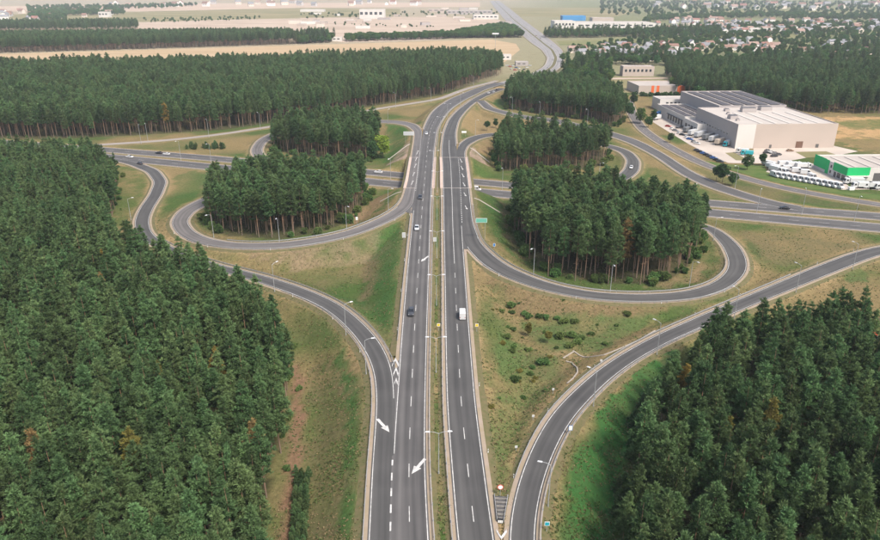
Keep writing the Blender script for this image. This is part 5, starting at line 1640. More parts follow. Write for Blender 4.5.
M['clad_tan'] = clad('clad_tan', (.42, .35, .30)); M['clad_grey'] = clad('clad_grey', (.36, .325, .31)); M['clad_white'] = clad('clad_white', (.56, .53, .49))
M['roof_pale'] = mat('roof_pale', (.35, .31, .275), .8, var=.1, scale=.06); M['roof_white'] = mat('roof_white', (.40, .36, .32), .8, var=.06, scale=.1)
M['roof_bright'] = mat('roof_bright', (.47, .43, .385), .7); M['roof_grey'] = mat('roof_grey', (.34, .31, .285), .8, var=.08, scale=.06); M['solar'] = mat('solar', (.075, .07, .075), .65, spec=.2)
M['orange'] = clad('orange', (.62, .12, .03)); M['green_clad'] = clad('green_clad', (.01, .40, .12)); M['window_glass'] = mat('window_glass', (.03, .035, .04), .15, spec=.6)
M['door_brown'] = clad('door_brown', (.14, .08, .055)); M['door_grey'] = clad('door_grey', (.10, .095, .09)); M['blue_clad'] = clad('blue_clad', (.05, .22, .45))


class Hall:
    """building with walls, flat roof and parapet, in its own axes (x to the right, y away)"""
    def __init__(s, name, x, y, rot, w, d, h, wall, roof, label, cat='building', parapet=.6):
        s.e = empty(name, (x, y, 0), rot); s.w, s.d, s.h = w, d, h
        for nm, b in (('front_wall', (0, w, 0, .3)), ('back_wall', (0, w, d - .3, d)), ('left_wall', (0, .3, .3, d - .3)), ('right_wall', (w - .3, w, .3, d - .3))):
            m = wall[nm] if isinstance(wall, dict) else wall
            MB().box(*b, -.3, h + parapet).obj(nm, M[m], s.e)
        s.roof = MB().box(.3, w - .3, .3, d - .3, h - .3, h).obj('roof', M[roof], s.e)
        tag(s.e, label, cat)

    def __setitem__(s, k, v): s.e[k] = v

    def front(s, nm, m, x0, x1, z0, z1, t=.08): return MB().box(x0, x1, -t, -.005, z0, z1).obj(nm, M[m], s.e)
    def left(s, nm, m, y0, y1, z0, z1, t=.08): return MB().box(-t, -.005, y0, y1, z0, z1).obj(nm, M[m], s.e)
    def on_roof(s, nm, m, x0, x1, y0, y1, h, lift=.03): return MB().box(x0, x1, y0, y1, s.h + lift, s.h + lift + h).obj(nm, M[m], s.roof)
    def window(s, side, a, b, z0, z1):
        f = (s.front if side == 'f' else s.left)('window', 'clad_white', a, b, z0, z1, .06)
        if side == 'f': MB().box(a + .12, b - .12, -.09, -.065, z0 + .12, z1 - .12).obj('pane', M['window_glass'], f)
        else: MB().box(-.09, -.065, a + .12, b - .12, z0 + .12, z1 - .12).obj('pane', M['window_glass'], f)


H1 = Hall('warehouse', 185, 426.5, math.radians(3), 64, 64, 14.6, {'front_wall': 'clad_tan', 'left_wall': 'clad_grey', 'back_wall': 'clad_grey', 'right_wall': 'clad_tan'}, 'roof_white', 'tall warehouse with tan front and pale flat roof behind the loading yard', 'warehouse')  # shade of the left wall is put into its greyer colour
H1.front('corner_cladding', 'clad_white', 0, 11.5, 0, 15.15, .12)
H1.front('door', 'door_brown', 39, 43.5, 0, 4.2); H1.front('door', 'door_grey', 52, 54, 0, 2.4); H1.front('side_door', 'door_grey', 22, 23.5, 0, 2.3)
for k in range(10): H1.window('l', 12 + k * 4.4, 14.2 + k * 4.4, 6.2, 7.6)
for k in range(5): H1.on_roof('skylight', 'roof_bright', 16 + k * 9.2, 18.2 + k * 9.2, 4, 44, .25)
for (a, b, c, d, h) in [(4, 9, 20, 25, 2.2), (5.5, 7.5, 14, 16, 1.2), (24, 34, 46, 50, 2.6), (26, 28, 51, 53, 3.2), (40, 48, 52, 57, 2.4), (14, 17, 50, 53, 1.5), (10, 12, 38, 40, 1.2)]:
    u = H1.on_roof('ventilation_unit', 'clad_grey', a, b, c, d, h); MB().box(a + .4, b - .4, c + .4, d - .4, 14.63 + h, 14.63 + h + .3).obj('grille', M['steel_dark'], u)
H2 = Hall('warehouse', 198, 493, math.radians(3), 49, 72, 15.4, 'clad_grey', 'roof_pale', 'grey hall with dark solar strips on its roof behind the tall warehouse', 'warehouse')
for k in range(5):
    for q in range(6): H2.on_roof('solar_panel', 'solar', 4 + k * 9.0, 10.4 + k * 9.0, 4 + q * 11, 14.2 + q * 11, .25, .25)
H3 = Hall('warehouse', 175, 494, math.radians(3), 22.4, 57, 7.6, 'clad_white', 'roof_pale', 'low hall with dark roof strips and loading docks beside the lorry yard', 'warehouse')
for k in range(3):
    for q in range(4): H3.on_roof('solar_panel', 'solar', 1.8 + k * 6.8, 6.8 + k * 6.8, 3 + q * 13, 14.6 + q * 13, .2, .2)
for k in range(6):
    H3.left('dock_door', 'door_grey', 3 + k * 5.2, 6.4 + k * 5.2, .9, 4.6); MB().box(-1.0, -.1, 2.6 + k * 5.2, 6.8 + k * 5.2, 4.7, 5.1).obj('dock_canopy', M['steel_dark'], H3.e)
H3b = Hall('dock_annex', 176, 470, math.radians(3), 9.0, 23, 6.8, 'clad_white', 'roof_grey', 'small dock annex between the low hall and the tall warehouse', 'annex')
for k in range(4): H3b.left('dock_door', 'door_grey', 2 + k * 5.2, 5.4 + k * 5.2, .9, 4.4)
H4 = Hall('office_building', 179, 567, math.radians(3), 33, 18, 8.6, 'clad_white', 'roof_grey', 'white two-storey office block left of the grey halls', 'office')
for k in range(4): H4.window('f', 5 + k * 3.4, 7.2 + k * 3.4, 5.4, 7.0)
for k in range(3): H4.window('f', 5 + k * 3.4, 7.2 + k * 3.4, 1.4, 3.2)
H4.front('door', 'door_grey', 22, 24.2, 0, 2.6)
H5 = Hall('storage_hall', 186, 657, math.radians(3), 57, 36, 7.4, 'clad_tan', 'roof_pale', 'pale storage hall with orange stripes and an orange end behind the office', 'hall')
H5.front('orange_panel', 'orange', 37, 57, .5, 8); 
for k in range(2): H5.front('orange_stripe', 'orange', 12 + k * 5, 14.6 + k * 5, 0, 8)
H6 = Hall('green_store', 211.5, 348, math.radians(2), 62, 31, 6.6, 'clad_white', 'roof_pale', 'white store with bright green corner cladding at the right edge', 'store')
H6.left('green_cladding', 'green_clad', 19.5, 31, 1.6, 7.6, .15); H6.left('green_cladding', 'green_clad', 0, 12.5, 3.4, 7.6, .15); H6.front('green_cladding', 'green_clad', 0, 12.0, 3.4, 7.6, .15)
H6.left('glazing', 'window_glass', 1, 4, .4, 3); H6.left('glazing', 'window_glass', 5, 8, .4, 3); H6.left('door', 'door_grey', 9, 11, 0, 2.8); H6.left('green_cladding', 'green_clad', 16.5, 19.3, .0, 7.4, .14)
for q in range(2): H6.window('l', 13.5, 15.2, 1.0 + q * 2.8, 2.8 + q * 2.8)
H6.front('glazing', 'window_glass', .8, 5.2, .4, 2.9); H6.front('glazing', 'window_glass', 6.4, 7.8, .8, 2.6); H6.front('glazing', 'window_glass', 8.8, 10.2, .8, 2.6)
for k in range(4): H6.front('loading_door', 'door_grey', 14.5 + k * 9, 19.5 + k * 9, 0, 4.6)
for k in range(6): H6.on_roof('skylight', 'roof_white', 6 + k * 8, 8.5 + k * 8, 4, 27, .25)
MB().box(.5, 12, -1.6, -.17, 3.0, 3.3).obj('canopy', M['clad_white'], H6.e)

# lorries and vans in the yards
for k, (px, py, L, b, c, a) in enumerate([(708, 139.5, 12.5, 'brown', 'dark grey', 42), (715, 141, 14, 'white', 'white', 42), (721, 144, 14, 'beige', 'white', 42)]):
    x, y = G(px, py)
    trailer(x, y, .07, math.radians(a), L, b if k else 'grey', ['dark low trailer parked left of the pale lorries', 'white semi-trailer in the lorry yard', 'beige semi-trailer beside the white one in the lorry yard'][k], 'lorries in the yard')
x, y = G(727.5, 146); truck(x, y, .07, math.radians(222), 9.5, 'white', 'teal', 'white lorry with a turquoise cab before the tall warehouse', 'lorries in the yard')
for k, (px, py, b, c, lab) in enumerate([(673, 118, 'blue', 'white', 'blue box lorry at the docks of the low hall'), (667.5, 117, 'white', 'white', 'white box lorry left of the blue one at the docks'), (660, 116, 'sky blue', 'blue', 'pale blue lorry at the far left of the yard'), (664, 115, 'brown', 'dark grey', 'brown lorry behind the pale blue one')]):
    x, y = G(px, py); truck(x, y, .07, math.radians(215), 9, b, c, lab, 'lorries in the yard')
for k, (px, py) in enumerate([(680, 128), (684.5, 127)]):
    x, y = G(px, py); e = empty('flatbed_trailer', (x, y, .07), math.radians(35)); MB().box(-4.5, 4.5, -1.2, 1.2, .9, 1.15).obj('bed', M['steel_dark'], e); wheels(e, [(-3 + 1.2 * q, s) for q in range(2) for s in (-1, 1)], W_TRK, .5)
    MB().box(3.0, 3.2, -.6, .6, 0, .9).obj('landing_leg', M['steel_dark'], e); tag(e, '%s empty flatbed trailer on the open yard' % ['left', 'right'][k], 'trailer', 'lorries in the yard')
for k, (px, py, c, a) in enumerate([(768, 151.5, 'dark grey', 10), (766.5, 153.5, 'black', 12), (773.5, 154, 'grey', -170), (774, 157, 'black', 10), (777.5, 155.3, 'dark grey', 170), (790, 151.5, 'brown', 5), (771, 152.6, 'white', 5)]):
    x, y = G(px, py); car(x, y, .08, math.radians(a), c, ['upper dark car on the pad before the tall warehouse', 'black car below it at the left of that pad', 'grey car in the middle of the pad before the warehouse', 'lowest black car on the pad, above the white vans', 'rightmost dark car of the group on the pad', 'brown car standing alone along the warehouse front', 'white car between the dark ones on the pad'][k], group='cars at the warehouse')
for k, (px, py, c) in enumerate([(742, 153.5, 'white'), (746.5, 155.5, 'teal')]):
    x, y = G(px, py); truck(x, y, .08, math.radians(160), 7, c, c, ['small white lorry at the warehouse corner', 'small turquoise lorry at the warehouse corner'][k], 'lorries in the yard', hh=3.0)
for k, (px, py) in enumerate([(797, 147.2), (802, 147.4)]):
    x, y = G(px, py); car(x, y, .08, 0.05, ['grey', 'dark grey'][k], ['grey car against the warehouse front wall', 'dark car against the warehouse front wall, near its door'][k], group='cars at the warehouse')
for k, (px, py, L, b, a) in enumerate([(689, 132, 12.5, 'grey', 40), (694, 135, 12.5, 'white', 40), (700, 137, 12.5, 'silver', 41), (656, 120, 8, 'white', 30)]):
    x, y = G(px, py); trailer(x, y, .07, math.radians(a), L, b, ['grey semi-trailer in the middle of the lorry yard', 'white semi-trailer left of the silver one in the yard', 'silver semi-trailer left of the dark one in the yard', 'short white trailer at the far left yard corner'][k], 'lorries in the yard')
for k in range(9):
    px, py = 668 + k * 3.6, 127 + k * 2.15; x, y = G(px, py); c_ = ['red', 'white', 'grey', 'silver', 'black', 'white', 'blue', 'grey', 'white'][k]
    car(x, y, .08, math.radians(-40 + 90 * (k % 2)), c_, '%s car parked near the yard edge, %s from the left' % (c_, ORD[k]), group='cars near the yard edge')
# row of dark cars along the kerb of the yard
for k in range(8):
    px = 697 + k * 3.3; py = 151.2 + k * 1.55 + (k > 5) * .3; x, y = G(px, py)
    car(x, y, .08, math.radians(-38), ['dark grey', 'black', 'blue', 'black', 'dark grey', 'blue', 'black', 'dark grey'][k], '%s parked car along the yard kerb, %s from the left' % (['dark grey', 'black', 'blue', 'black', 'dark grey', 'blue', 'black', 'dark grey'][k], ORD[k]), group='cars along the yard kerb')
# white delivery vans on the van yard
p0, p1 = G(775.5, 177.2), G(839, 188.5)
for k in range(12):
    p = p0 + (p1 - p0) * k / 11
    van(p[0], p[1] + .9, .08, math.radians(-78), 'white van in the front row beside the store, %s from the left' % ORD[k], 'white vans in the front row', 1.12)
for k, (px, py, a) in enumerate([(768.5, 166.5, -62), (772.5, 169.5, -62), (776, 172, -62), (785, 166.5, 2), (794, 167.5, 2), (803, 168.5, 2), (788, 170.5, -10), (797, 172.5, -15), (806, 174.5, -20), (784, 173.6, -70), (812, 179, -80)]):
    x, y = G(px, py)
    if k < 6: truck(x, y, .08, math.radians(a), 8.5, 'white', 'white', 'white box lorry behind the van row, %s' % ['topmost at the left', 'second at the left', 'third at the left', 'first of the upper line', 'middle of the upper line', 'last of the upper line'][k], 'white lorries behind the van row', hh=3.1)
    else: van(x, y, .08, math.radians(a), 'white van in the second row, %s from the left' % ORD[{9: 0, 6: 1, 7: 2, 8: 3, 10: 4}[k]], 'white vans in the second row', 1.1)
for k, (px, py) in enumerate([(853, 184), (861, 188.3), (872, 188.5), (884, 189.5)]):
    x, y = G(px, py); truck(x, y, .08, math.radians(177), 9.5, 'white', 'white', 'white lorry in front of the green store, %s from the left' % ORD[k], 'white lorries before the store', hh=3.3)
# yellow bin by the store
x, y = G(851, 190); e = empty('skip_bin', (x, y, .07)); MB().frust(-1.2, 1.2, -.8, .8, 0, 1.3, -.2, -.2, -.1).obj('bin', M['sign_white'], e); MB().box(-1.3, 1.3, -.9, .9, 1.3, 1.42).obj('lid', M['lamp_head'], e); tag(e, 'pale bin standing on the grass before the store', 'bin')
# clipped hedge before the orange hall
hv, hf = broad_crown(911, 2.4, .0, 1.5, 14, 26, .5, .2); HEDGE = np_mesh('foliage', hv, hf, M['leaves_dark'])
for k in range(9):
    x, y = 188 + k * 6.2, 646; e = empty('hedge_shrub', (x, y, 0), k * 1.1); e.scale = (2.2, 1.6, 1.4); link('foliage', HEDGE, e); MB().tube((0, 0, -.2), (0, 0, 1.0), .08, n=5).obj('stem', M['bark'], e)
    tag(e, 'dark hedge shrub in the row before the orange striped hall', 'shrub', 'hedge before the striped hall')

# ------------------------------------------------------------------ shrubs, young pines and weeds
SH = []
for k in range(3):
    v_, f_ = broad_crown(700 + k, 2.2, .02, 1.25, 16, 22, .38, .13); SH.append(np_mesh('foliage', v_, f_, M['leaves_shrub']))
YP = []
for k in range(3):
    v_, f_ = pine_crown(720 + k, 3.4, .06, .95, .8, 7); YP.append(np_mesh('foliage', v_, f_, M['needles']))
stem_me = MB().tube((0, 0, -.2), (0, 0, 1.2), .05, .02, 5).mesh('stem', M['bark'])
ystem_me = MB().tube((0, 0, -.2), (0, 0, 3.0), .06, .02, 5).mesh('stem', M['bark'])


def ground_at(px, py):
    z = 0.
    for _ in range(5): g = G(px, py, z); z = ground(*g)
    return g[0], g[1], z


def shrub(px, py, s, label, group=None, m=None, sz=1.0):
    x, y, z = ground_at(px, py); e = empty('shrub', (x, y, z - .05), rng.uniform(0, 6)); e.scale = (s, s, s * sz)
    me = SH[int(rng.integers(3))]
    if m: me = me.copy(); me.materials.clear(); me.materials.append(M[m])
    link('foliage', me, e); link('stem', stem_me, e); tag(e, label, 'shrub', group)


TRI = [(508, 309, 1.7, 'leaves_dark'), (513, 316, 1.2, None), (522, 316, 1.5, None), (530, 318, 1.6, 'leaves_dark'), (538, 320, 1.5, None), (546, 321, 1.5, 'leaves_dark'), (556, 321, 1.5, None), (566, 322, 1.4, None), (574, 322, 1.1, None),
       (512, 330, 1.5, None), (508, 338, 1.3, None), (514, 345, 1.2, None), (560, 338, 1.6, 'leaves_dark'), (568, 340, 2.0, 'leaves_dark'), (576, 342, 2.2, 'leaves_dark'), (584, 339, 1.7, None), (572, 347, 1.6, 'leaves_dark'), (590, 336, 1.2, None),
       (517, 381, 1.9, 'leaves_dark'), (536, 368, 1.3, None), (541, 365, 1.5, 'leaves_dark'), (548, 362, 1.4, None), (530, 374, 1.1, None), (626, 322, 1.2, None), (618, 325, 1.0, None), (548, 332, 1.0, None), (532, 352, .9, None), (512, 352, 1.0, None),
       (604, 346, .9, None), (500, 402, .8, None), (526, 398, .8, None), (548, 391, .7, None)]
for k, (px, py, s, m) in enumerate(TRI):
    kind_ = 'large' if s > 1.45 else 'green'
    part = 'upper band' if py < 326 else 'left side' if px < 516 and py < 360 else 'clump by the inlet' if 555 < px < 600 else 'lower half'
    shrub(px + rng.normal() * 2, py + rng.normal() * 1.2, s * rng.uniform(.45, .8), '%s wild shrub in the grass triangle, %s' % (kind_, part), 'wild shrubs in the grass triangle', None, .62)
for k in range(46):
    px, py = rng.uniform(488, 640), rng.uniform(306, 420)
    if px > 560 + (360 - py) * 1.1 or px < 476 + (py - 300) * .1: continue
    shrub(px, py, rng.uniform(.3, .7), 'low scattered bush in the grass triangle', 'low bushes in the grass triangle', [None, 'leaves_olive', None][k % 3], .7)
x, y, z = ground_at(547.5, 343); plant('young_tree', BROAD[3], x, y, z - .1, .34, .34, 1.0, 'small pale young tree in the middle of the grass triangle', 'tree', None, 'leaves_olive')
x, y, z = ground_at(528, 336); plant('young_tree', BROAD[1], x, y, z - .1, .30, .36, 2.0, 'brownish young tree left of the pale one in the triangle', 'tree', None, 'leaves_olive')
# rows of young pines at the lower left
for r_i, px0 in enumerate((297, 302.5, 308)):
    for k in range(17):
        py = 478 + k * 5.2; x, y, z = ground_at(px0 - k * .32 + rng.normal() * .4, py + rng.normal() * .6)
        e = empty('young_pine', (x, y, z - .05), rng.uniform(0, 6)); s = rng.uniform(.62, .82); e.scale = (s * .9, s * .9, s)
        link('foliage', YP[int(rng.integers(3))], e); link('stem', ystem_me, e)
        tag(e, 'young pine in the %s planted row at the lower left' % ['left', 'middle', 'right'][r_i], 'young tree', 'planted pine rows')
# young pines on the wood side of the right slip road
for k, (px, py) in enumerate([(642, 410), (634, 428), (640, 430), (632, 448), (640, 446), (630, 458), (637, 462), (618, 492), (624, 488), (619, 502), (626, 504), (616, 516), (620, 530), (648, 400), (655, 392)]):
    x, y, z = ground_at(px, py); e = empty('young_pine', (x, y, z - .05), k); s = rng.uniform(.8, 1.25); e.scale = (s * 1.2, s * 1.2, s)
    link('foliage', YP[k % 3], e); link('stem', ystem_me, e); tag(e, 'dark young pine on the green bank before the right wood', 'young tree', 'young pines before the right wood')
for k in range(26):
    px, py = 184 + rng.uniform(0, 38), 144 - rng.uniform(0, 4.5); px += (144 - py) * 3.0
    x, y, z = ground_at(px - 2, py + 6); e = empty('young_pine', (x, y, z - .05), k); s = rng.uniform(.7, 1.1); e.scale = (s * 1.3, s * 1.3, s)
    link('foliage', YP[k % 3], e); link('stem', ystem_me, e); tag(e, 'young pine in the patch between the pale slip road and the upper left loop', 'young tree', 'young pines by the pale slip road')
# undergrowth shrubs along the wood edges
EDGE = {'isl_sw': 'lower left loop wood', 'isl_se': 'lower right loop wood', 'isl_nw': 'upper left loop wood', 'isl_ne': 'upper right loop wood', 'left': 'left wood', 'isl_far_ne': 'upper right wood'}
for wname, txt in EDGE.items():
    P = WP[wname]; n = len(P)
    for i in range(n):
        a, b = P[i - 1], P[i]; L_ = np.linalg.norm(b - a)
        if wname == 'left' and not (a[0] > -200 and b[0] > -200): continue
        for q in np.arange(0, L_, 3.4 if wname in ('isl_sw', 'isl_se') else 5.0):
            p = a + (b - a) * (q / max(L_, .1)) + rng.normal(size=2) * 1.3
            if rng.random() < .35: continue
            pr = project(p[0], p[1], 0)
            if road_gap(*p) < 3.5 or not (-20 < pr[0] < 900 and pr[1] < 560): continue
            e = empty('shrub', (p[0], p[1], ground(*p) - .05), rng.uniform(0, 6)); s = rng.uniform(.6, 1.7) * (.6 if wname == 'left' else 1); e.scale = (s, s, s * rng.uniform(.8, 1.3))
            link('foliage', SH[int(rng.integers(3))], e); link('stem', stem_me, e); tag(e, 'undergrowth shrub at the foot of the ' + txt, 'shrub', 'undergrowth of the ' + txt)


# weeds and grass tufts: uncountable
def tuft_field(name, count, ylim, mats, label, size, seed=3):
    r = np.random.default_rng(seed); n = count * 9
    px, py = r.uniform(-40, 920, n), r.uniform(ylim[0], ylim[1], n)
    u, v = (px - 440) / FPX, (py - 270) / FPX; t_ = (CAMZ - 1.5) / (SP + v * CP); x, y = u * t_, (CP - v * SP) * t_
    ii, jj = np.clip(((x - GX0) / GS).astype(int), 0, nx - 1), np.clip(((y - GY0) / GS).astype(int), 0, ny - 1)
    ok = (DR[jj, ii] > 1.0) & (vnoise(x, y, 9, 31 + seed) + .45 * r.normal(size=n) > .05)
    for k in ('left', 'right'): ok &= ~inside(WP[k], x, y)
    x, y = x[ok][:count], y[ok][:count]
    C_ = np.array([(a_, b_, ground(a_, b_) + .02) for a_, b_ in zip(x, y)])
    V_, F_ = tufts(C_, np.tile([0, 0, 1.0], (len(C_), 1)), 7, size, size * .24, 1.6, r)
    tag(link(name, np_mesh(name, V_, F_, mats)), label, 'grass', kind='stuff')


M['weed_green'] = leaf_mat('weed_green', (.095, .135, .042), .1, .02); M['weed_dry'] = leaf_mat('weed_dry', (.23, .18, .095), .1, .01); M['weed_brown'] = leaf_mat('weed_brown', (.20, .14, .07), .1, .01)
tuft_field('weeds', 9000, (205, 570), M['weed_green'], 'green weeds and tall grass on the verges', .36, seed=3)
tuft_field('dry_grass', 6000, (205, 570), M['weed_dry'], 'dry straw-coloured grass tufts on the verges', .32, seed=4)
tuft_field('dead_weeds', 500, (215, 570), M['weed_brown'], 'brown dead weeds on the verges', .4, seed=5)

# ------------------------------------------------------------------ the town and the far plain
M['wall_cream'] = mat('wall_cream', (.62, .54, .46), .85); M['wall_white'] = mat('wall_white', (.74, .70, .66), .85); M['wall_grey'] = mat('wall_grey', (.45, .42, .40), .85)
M['tile_red'] = mat('tile_red', (.225, .115, .092), .8, var=.15, scale=.5); M['tile_brown'] = mat('tile_brown', (.20, .12, .09), .8, var=.15, scale=.5); M['tile_grey'] = mat('tile_grey', (.20, .20, .21), .8, var=.1, scale=.5); M['tile_orange'] = mat('tile_orange', (.27, .185, .15), .8, var=.1, scale=.5)
HOUSE = {}


def house_parts(w, d, h, rh):
    mb = MB(); mb.box(-w / 2, w / 2, -d / 2, d / 2, -.3, h); 
    mb.poly([(-w / 2, -d / 2, h), (-w / 2, d / 2, h), (-w / 2, 0, h + rh)]); mb.poly([(w / 2, -d / 2, h), (w / 2, 0, h + rh), (w / 2, d / 2, h)])
    rf = MB(); o = .5; sl = rh / (d / 2)
    for s in (-1, 1):
        y1 = s * (d / 2 + o); z1 = h - o * sl
        q = [(-w / 2 - o, y1, z1), (w / 2 + o, y1, z1), (w / 2 + o, 0, h + rh), (-w / 2 - o, 0, h + rh)]
        rf.hexa([(a, b, c + .03) for a, b, c in q], [(a, b, c + .28) for a, b, c in q])
    ch = MB(); ch.box(w * .2, w * .2 + .9, -.45, .45, h + rh * .4, h + rh + .9)
    return mb, rf, ch


for k, (w, d, h, rh) in enumerate([(11, 9, 5.5, 3.6), (13, 10, 6.2, 4.0), (9, 8, 4.2, 3.4), (16, 10, 7.0, 3.2)]):
    a, b, c = house_parts(w, d, h, rh)
    HOUSE[k] = {wm: a.mesh('wall', M[wm]) for wm in ('wall_cream', 'wall_white', 'wall_grey')}, {rm: b.mesh('roof', M[rm]) for rm in ('tile_red', 'tile_brown', 'tile_grey', 'tile_orange')}, c.mesh('chimney', M['tile_brown'])
    wins = MB()
    HOUSE[k] = HOUSE[k] + ([((-w / 2) + w * (q + .7) / 3.4, -d / 2) for q in range(3)], h)
win_me = MB().box(-.6, .6, -.05, .02, -.7, .7).mesh('window', M['window_glass'])


def house(x, y, rot, where, s=1.0):
    k = int(rng.integers(4)); wm = ['wall_cream', 'wall_white', 'wall_white', 'wall_grey'][int(rng.integers(4))]; rm = ['tile_red', 'tile_grey', 'tile_brown', 'tile_grey', 'tile_orange'][int(rng.integers(5))]
    W_, R_, C_, ws, h = HOUSE[k]; e = empty('house', (x, y, 0), rot, s)
    link('wall', W_[wm], e); r_ = link('roof', R_[rm], e); link('chimney', C_, r_)
    for wx, wy in ws: link('window', win_me, e, (wx, wy, h * .55))
    rt = {'tile_red': 'red', 'tile_brown': 'brown', 'tile_grey': 'grey', 'tile_orange': 'orange'}[rm]; wt = {'wall_cream': 'cream', 'wall_white': 'white', 'wall_grey': 'grey'}[wm]
    lab = '%s house with a %s gable roof %s' % (wt, rt, where); tag(e, lab, 'house', 'houses: ' + lab)


def town(pts, n, where, seed, s=1.0, mind=16):
    r = np.random.default_rng(seed); P = world_poly(pts); lo, hi = P.min(0), P.max(0); got = []
    px_lo, px_hi = min(p[0] for p in pts), max(p[0] for p in pts); py_lo, py_hi = min(p[1] for p in pts), max(p[1] for p in pts)
    t = 0
    while len(got) < n and t < n * 60:
        t += 1; a, b = r.uniform(px_lo, px_hi), r.uniform(py_lo, py_hi); g = G(a, b)
        if not inside(P, np.array([g[0]]), np.array([g[1]]))[0]: continue
        if any((g[0] - q[0]) ** 2 + (g[1] - q[1]) ** 2 < mind ** 2 for q in got): continue
        got.append(g); house(g[0], g[1], r.choice([.1, 1.67, .4, -.3]), where, s)


town([(575, 57), (612, 60), (650, 62), (700, 56), (700, 46), (650, 46), (600, 48), (570, 50)], 42, 'in the settlement behind the highway bend', 21)
town([(700, 54), (760, 56), (780, 48), (780, 42), (700, 43)], 22, 'left of the pale low hall', 22)
town([(790, 58), (880, 60), (900, 50), (880, 44), (800, 44)], 20, 'at the right before the far fields', 23)
town([(655, 34), (700, 36), (745, 34), (745, 21), (690, 19), (655, 24)], 60, 'in the middle of the far town', 24, 1.15)
town([(745, 36), (880, 34), (910, 30), (900, 22), (800, 22), (745, 22)], 60, 'in the far town at the right', 25, 1.15)
town([(640, 9), (760, 10), (900, 12), (900, 4), (640, 3)], 46, 'in the most distant quarter', 26, 2.0, 40)
town([(0, 22), (50, 21), (110, 16), (110, 10), (0, 12)], 18, 'on the far plain at the upper left', 27, 1.5, 30)
town([(100, 8), (420, 6), (430, 3), (100, 4)], 30, 'along the far horizon at the left', 28, 2.2, 60)


def shed(px, py, w, d, h, wall, roof, label, rot=0.0, wins=0):
    x, y = G(px, py); Hh = Hall('commercial_hall', x - w / 2, y, rot, w, d, h, wall, roof, label, 'hall', .4)
    for k in range(wins): Hh.window('f', 2 + k * (w - 3) / wins, 2 + k * (w - 3) / wins + (w - 3) / wins * .6, h * .45, h * .75)
    return Hh


shed(606, 28.4, 236, 90, 11, 'clad_white', 'roof_white', 'very long white hall beyond the tree row', 0, 14)
shed(574, 21, 66, 40, 13, 'blue_clad', 'blue_clad', 'bright blue hall behind the long white one')
shed(603, 21.5, 60, 40, 9, 'clad_tan', 'roof_pale', 'pale hall right of the blue one')
shed(565, 28.8, 50, 60, 16, 'clad_white', 'roof_white', 'white office head of the long hall', 0, 6)
shed(757, 33, 88, 50, 9, 'clad_white', 'roof_pale', 'white flat hall in the middle of the far town', 0, 8)
shed(838, 31, 85, 45, 8, 'clad_tan', 'roof_pale', 'tan flat hall at the right of the far town', 0, 6)
shed(836, 59, 40, 16, 6.5, 'clad_white', 'roof_pale', 'white low building with dark windows at the right', 0, 9)
shed(806, 61, 22, 16, 4.5, 'clad_grey', 'roof_grey', 'grey roofed low building left of the white one', 0, 3)
shed(850, 72, 20, 18, 4.0, 'clad_tan', 'roof_grey', 'pale shed roof half hidden in the right trees', 0, 2)
shed(638, 76.5, 35, 14, 10.5, 'clad_tan', 'roof_pale', 'grey-pink apartment block above the meadow', 0, 7)
shed(504, 60, 20, 16, 6, 'clad_white', 'roof_white', 'white shop at the end of the pine belt', 0, 3)
shed(522, 66, 16, 12, 4.5, 'clad_grey', 'roof_grey', 'low grey workshop beside the highway bend', 0, 2)
shed(372, 19, 75, 50, 26, 'clad_white', 'roof_white', 'big white block standing on the far plain', 0, 5)
shed(312, 12, 90, 40, 8, 'clad_white', 'roof_white', 'flat white barn on the far plain', 0, 0)
shed(470, 14, 160, 60, 10, 'clad_grey', 'roof_pale', 'long grey shopping hall left of the far highway', 0, 10)
shed(486, 19.5, 75, 50, 12, 'clad_white', 'roof_white', 'white showroom left of the far highway', 0, 6)
shed(440, 12, 90, 40, 9, 'clad_tan', 'roof_pale', 'pale flat hall in the far commercial area', 0, 4)
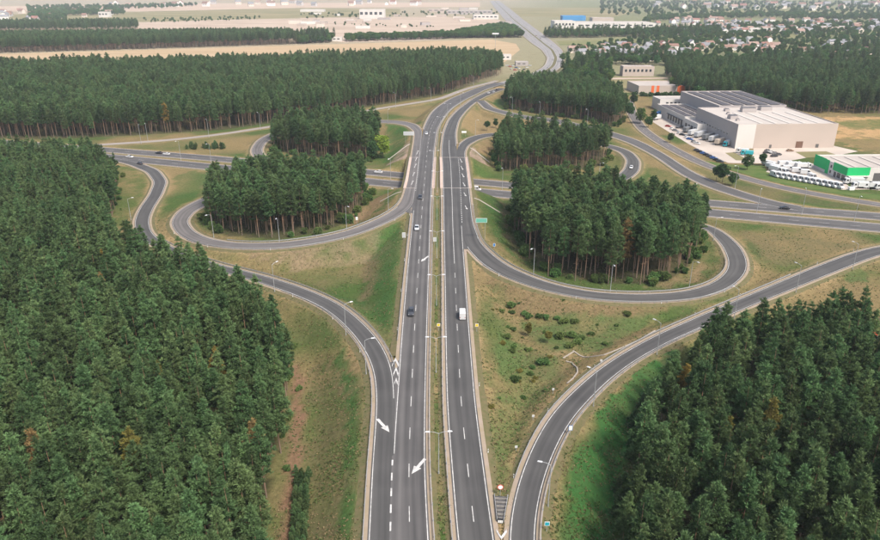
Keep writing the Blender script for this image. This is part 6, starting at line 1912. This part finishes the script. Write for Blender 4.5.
shed(104, 17.5, 32, 20, 16, 'clad_white', 'tile_orange', 'tall white house beside a copse on the far plain', 0, 3)
shed(337, 41.5, 18, 10, 7, 'clad_white', 'roof_white', 'white shed in the gap of the far tree row', 0, 2)
shed(660, 33, 30, 20, 8, 'clad_tan', 'roof_pale', 'tan hall at the left of the far town', 0, 3)
for k in range(30):
    px, py = rng.uniform(285, 498), rng.uniform(9, 29); x, y = G(px, py)
    w_, d_, h_2 = rng.uniform(12, 40), rng.uniform(10, 25), rng.uniform(3.5, 8)
    c_ = int(rng.integers(4)); Hall('shed', x, y, rng.uniform(-.2, .2), w_, d_, h_2, ['clad_white', 'clad_grey', 'clad_tan', 'wall_cream'][c_], ['roof_pale', 'tile_brown', 'roof_grey', 'roof_white'][c_], ['white', 'grey', 'tan', 'cream'][c_] + ' shed on the worked sandy ground left of the far highway', 'shed', .2)['group'] = 'sheds on the far sandy ground'
# cars at the shops by the highway bend
for k, (px, py) in enumerate([(507, 66), (510, 67), (513, 66.4), (516, 68), (519, 69), (524, 70), (511, 69.5), (515, 70.5), (530, 66), (527, 68)]):
    x, y = G(px, py); c_ = ['white', 'red', 'silver', 'blue', 'white', 'black', 'white', 'red', 'silver', 'white'][k]
    car(x, y, .06, rng.uniform(0, 3), c_, '%s car parked at the shops by the highway bend, %s from the left' % (c_, ORD[[0, 1, 3, 5, 6, 7, 2, 4, 9, 8][k]]), group='cars at the shops')

# ------------------------------------------------------------------ haze
hm = bpy.data.materials.new('haze'); hm.use_nodes = True; nt = hm.node_tree; nt.nodes.clear()
pv = nt.nodes.new('ShaderNodeVolumePrincipled'); ou = nt.nodes.new('ShaderNodeOutputMaterial')
pv.inputs['Color'].default_value = lin(.86, .93, 1.0); pv.inputs['Density'].default_value = HAZE; pv.inputs['Anisotropy'].default_value = 0.0
nt.links.new(pv.outputs[0], ou.inputs['Volume'])
ho = MB().box(-9500, 9500, -320, 14500, -1.5, 99).obj('haze', hm); tag(ho, kind='stuff')
